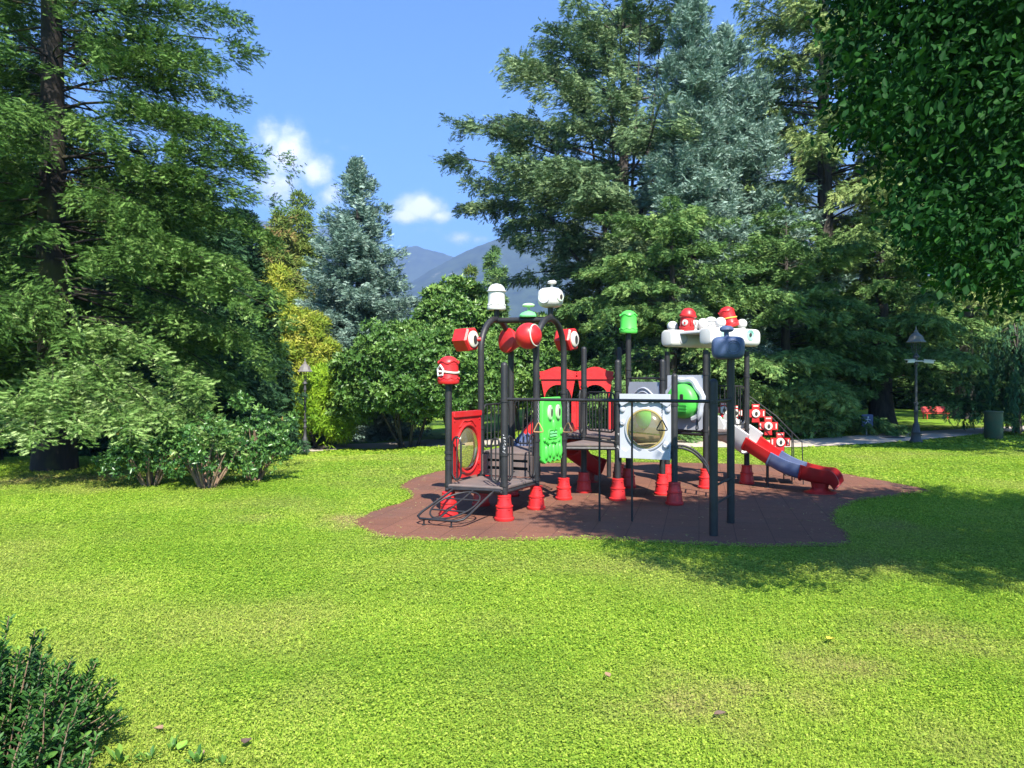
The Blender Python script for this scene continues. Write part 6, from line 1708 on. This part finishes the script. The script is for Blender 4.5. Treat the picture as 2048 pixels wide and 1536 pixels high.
# clouds: fair weather cumulus over the mountains
tc = N(nt, 'ShaderNodeTexCoord'); sp = N(nt, 'ShaderNodeSeparateXYZ'); nt.links.new(tc.outputs['Generated'], sp.inputs[0])
def math_(op, a, b=None, clamp=False):
    n = N(nt, 'ShaderNodeMath', operation=op); n.use_clamp = clamp
    for i, v in enumerate((a, b)):
        if v is None: continue
        if isinstance(v, (int, float)): n.inputs[i].default_value = v
        else: nt.links.new(v, n.inputs[i])
    return n.outputs[0]
yy = math_('MAXIMUM', sp.outputs[1], 0.02)
uu = math_('DIVIDE', sp.outputs[0], yy); ww = math_('DIVIDE', sp.outputs[2], yy)
cmb = N(nt, 'ShaderNodeCombineXYZ'); nt.links.new(uu, cmb.inputs[0]); nt.links.new(ww, cmb.inputs[1])
nz = N(nt, 'ShaderNodeTexNoise', i_Scale=22.0, i_Detail=9.0, i_Roughness=0.62); nt.links.new(cmb.outputs[0], nz.inputs['Vector'])
nz2 = N(nt, 'ShaderNodeTexNoise', i_Scale=9.0, i_Detail=6.0, i_Roughness=0.6); nt.links.new(cmb.outputs[0], nz2.inputs['Vector'])
dens = None; shade = None
for (px, py, rx, ry, k) in ((578, 318, 58, 62, 1.0), (535, 280, 40, 40, .8), (560, 370, 60, 40, 1.0), (625, 345, 42, 36, .9), (600, 280, 24, 22, .5), (660, 395, 36, 32, .8), (842, 416, 52, 28, 1.25), (812, 432, 40, 18, 1.1), (880, 432, 38, 16, .95), (925, 475, 36, 14, .8), (955, 478, 20, 10, .7),
                            (1195, 420, 60, 45, .9), (1160, 380, 40, 30, .7), (1540, 300, 60, 40, .9), (1500, 345, 70, 40, .8), (1850, 330, 60, 40, .6), (655, 282, 12, 8, .35), (700, 295, 30, 8, .25), (840, 460, 45, 12, .4), (560, 410, 60, 26, .45)):
    a = math_('DIVIDE', math_('SUBTRACT', uu, (px - 1024) / FPX), rx / FPX); b = math_('DIVIDE', math_('SUBTRACT', ww, (HZ - py) / FPX), ry / FPX)
    dd = math_('SUBTRACT', 1.0, math_('SQRT', math_('ADD', math_('MULTIPLY', a, a), math_('MULTIPLY', b, b))))
    dd = math_('MULTIPLY', math_('MAXIMUM', math_('ADD', dd, .55), 0.0), k * .75)
    dens = dd if dens is None else math_('MAXIMUM', dens, dd)
q = math_('ADD', dens, math_('MULTIPLY', math_('SUBTRACT', nz.outputs[0], .5), 1.7))
q = math_('ADD', q, math_('MULTIPLY', math_('SUBTRACT', nz2.outputs[0], .5), .8))
mr = N(nt, 'ShaderNodeMapRange', interpolation_type='SMOOTHSTEP'); mr.inputs[1].default_value = .12; mr.inputs[2].default_value = 1.15; nt.links.new(q, mr.inputs[0])
gate = math_('GREATER_THAN', sp.outputs[1], 0.05); msk = math_('MULTIPLY', math_('MULTIPLY', mr.outputs[0], gate), math_('MULTIPLY', math_('GREATER_THAN', dens, 0.001), 1.0)); msk = math_('MULTIPLY', msk, .92)
cc_ = ramp(nt, q, [(.3, (5.2, 6.0, 7.6)), (1.0, (9.2, 9.3, 9.6))])
tintn = N(nt, 'ShaderNodeMix', data_type='RGBA', blend_type='MULTIPLY'); tintn.inputs[0].default_value = 1; tintn.inputs[7].default_value = SKY_TINT
nt.links.new(sky.outputs[0], tintn.inputs[6])
mx = N(nt, 'ShaderNodeMix', data_type='RGBA'); nt.links.new(msk, mx.inputs[0]); nt.links.new(tintn.outputs[2], mx.inputs[6]); nt.links.new(cc_.outputs[0], mx.inputs[7])
nt.links.new(mx.outputs[2], bg.inputs[0]); nt.links.new(bg.outputs[0], out.inputs[0])

sl = bpy.data.lights.new('sun', 'SUN'); sl.energy = SUN_STR; sl.angle = R(0.55); sl.color = (1.0, 0.95, 0.86)
so = bpy.data.objects.new('sun', sl); C.objects.link(so)
sd = Vector((math.sin(R(SUN_AZ)) * math.cos(R(SUN_EL)), -math.cos(R(SUN_AZ)) * math.cos(R(SUN_EL)), math.sin(R(SUN_EL))))
so.rotation_euler = sd.to_track_quat('Z', 'Y').to_euler(); so.location = sd * 60

cam = bpy.data.cameras.new('camera'); co = bpy.data.objects.new('camera', cam); C.objects.link(co)
co.location = (0, 0, CAMH); co.rotation_euler = (R(90), 0, 0)
cam.sensor_width = 36; cam.sensor_fit = 'HORIZONTAL'; cam.lens = FPX / 2048 * 36
cam.shift_y = (HZ - 768) / 2048
cam.clip_start = 0.05; cam.clip_end = 30000
S = bpy.context.scene; S.camera = co
S.view_settings.view_transform = 'Standard'; S.view_settings.look = 'None'; S.view_settings.gamma = 1; S.view_settings.exposure = EXPO
S.render.engine = 'CYCLES'
cy = S.cycles
cy.max_bounces = 6; cy.diffuse_bounces = 1; cy.glossy_bounces = 2; cy.transmission_bounces = 4; cy.transparent_max_bounces = 8; cy.volume_bounces = 0
cy.sample_clamp_indirect = 6
print('STAT', STAT, 'faces', sum(len(o.data.polygons) for o in bpy.data.objects if o.type == 'MESH' and o.users_collection))
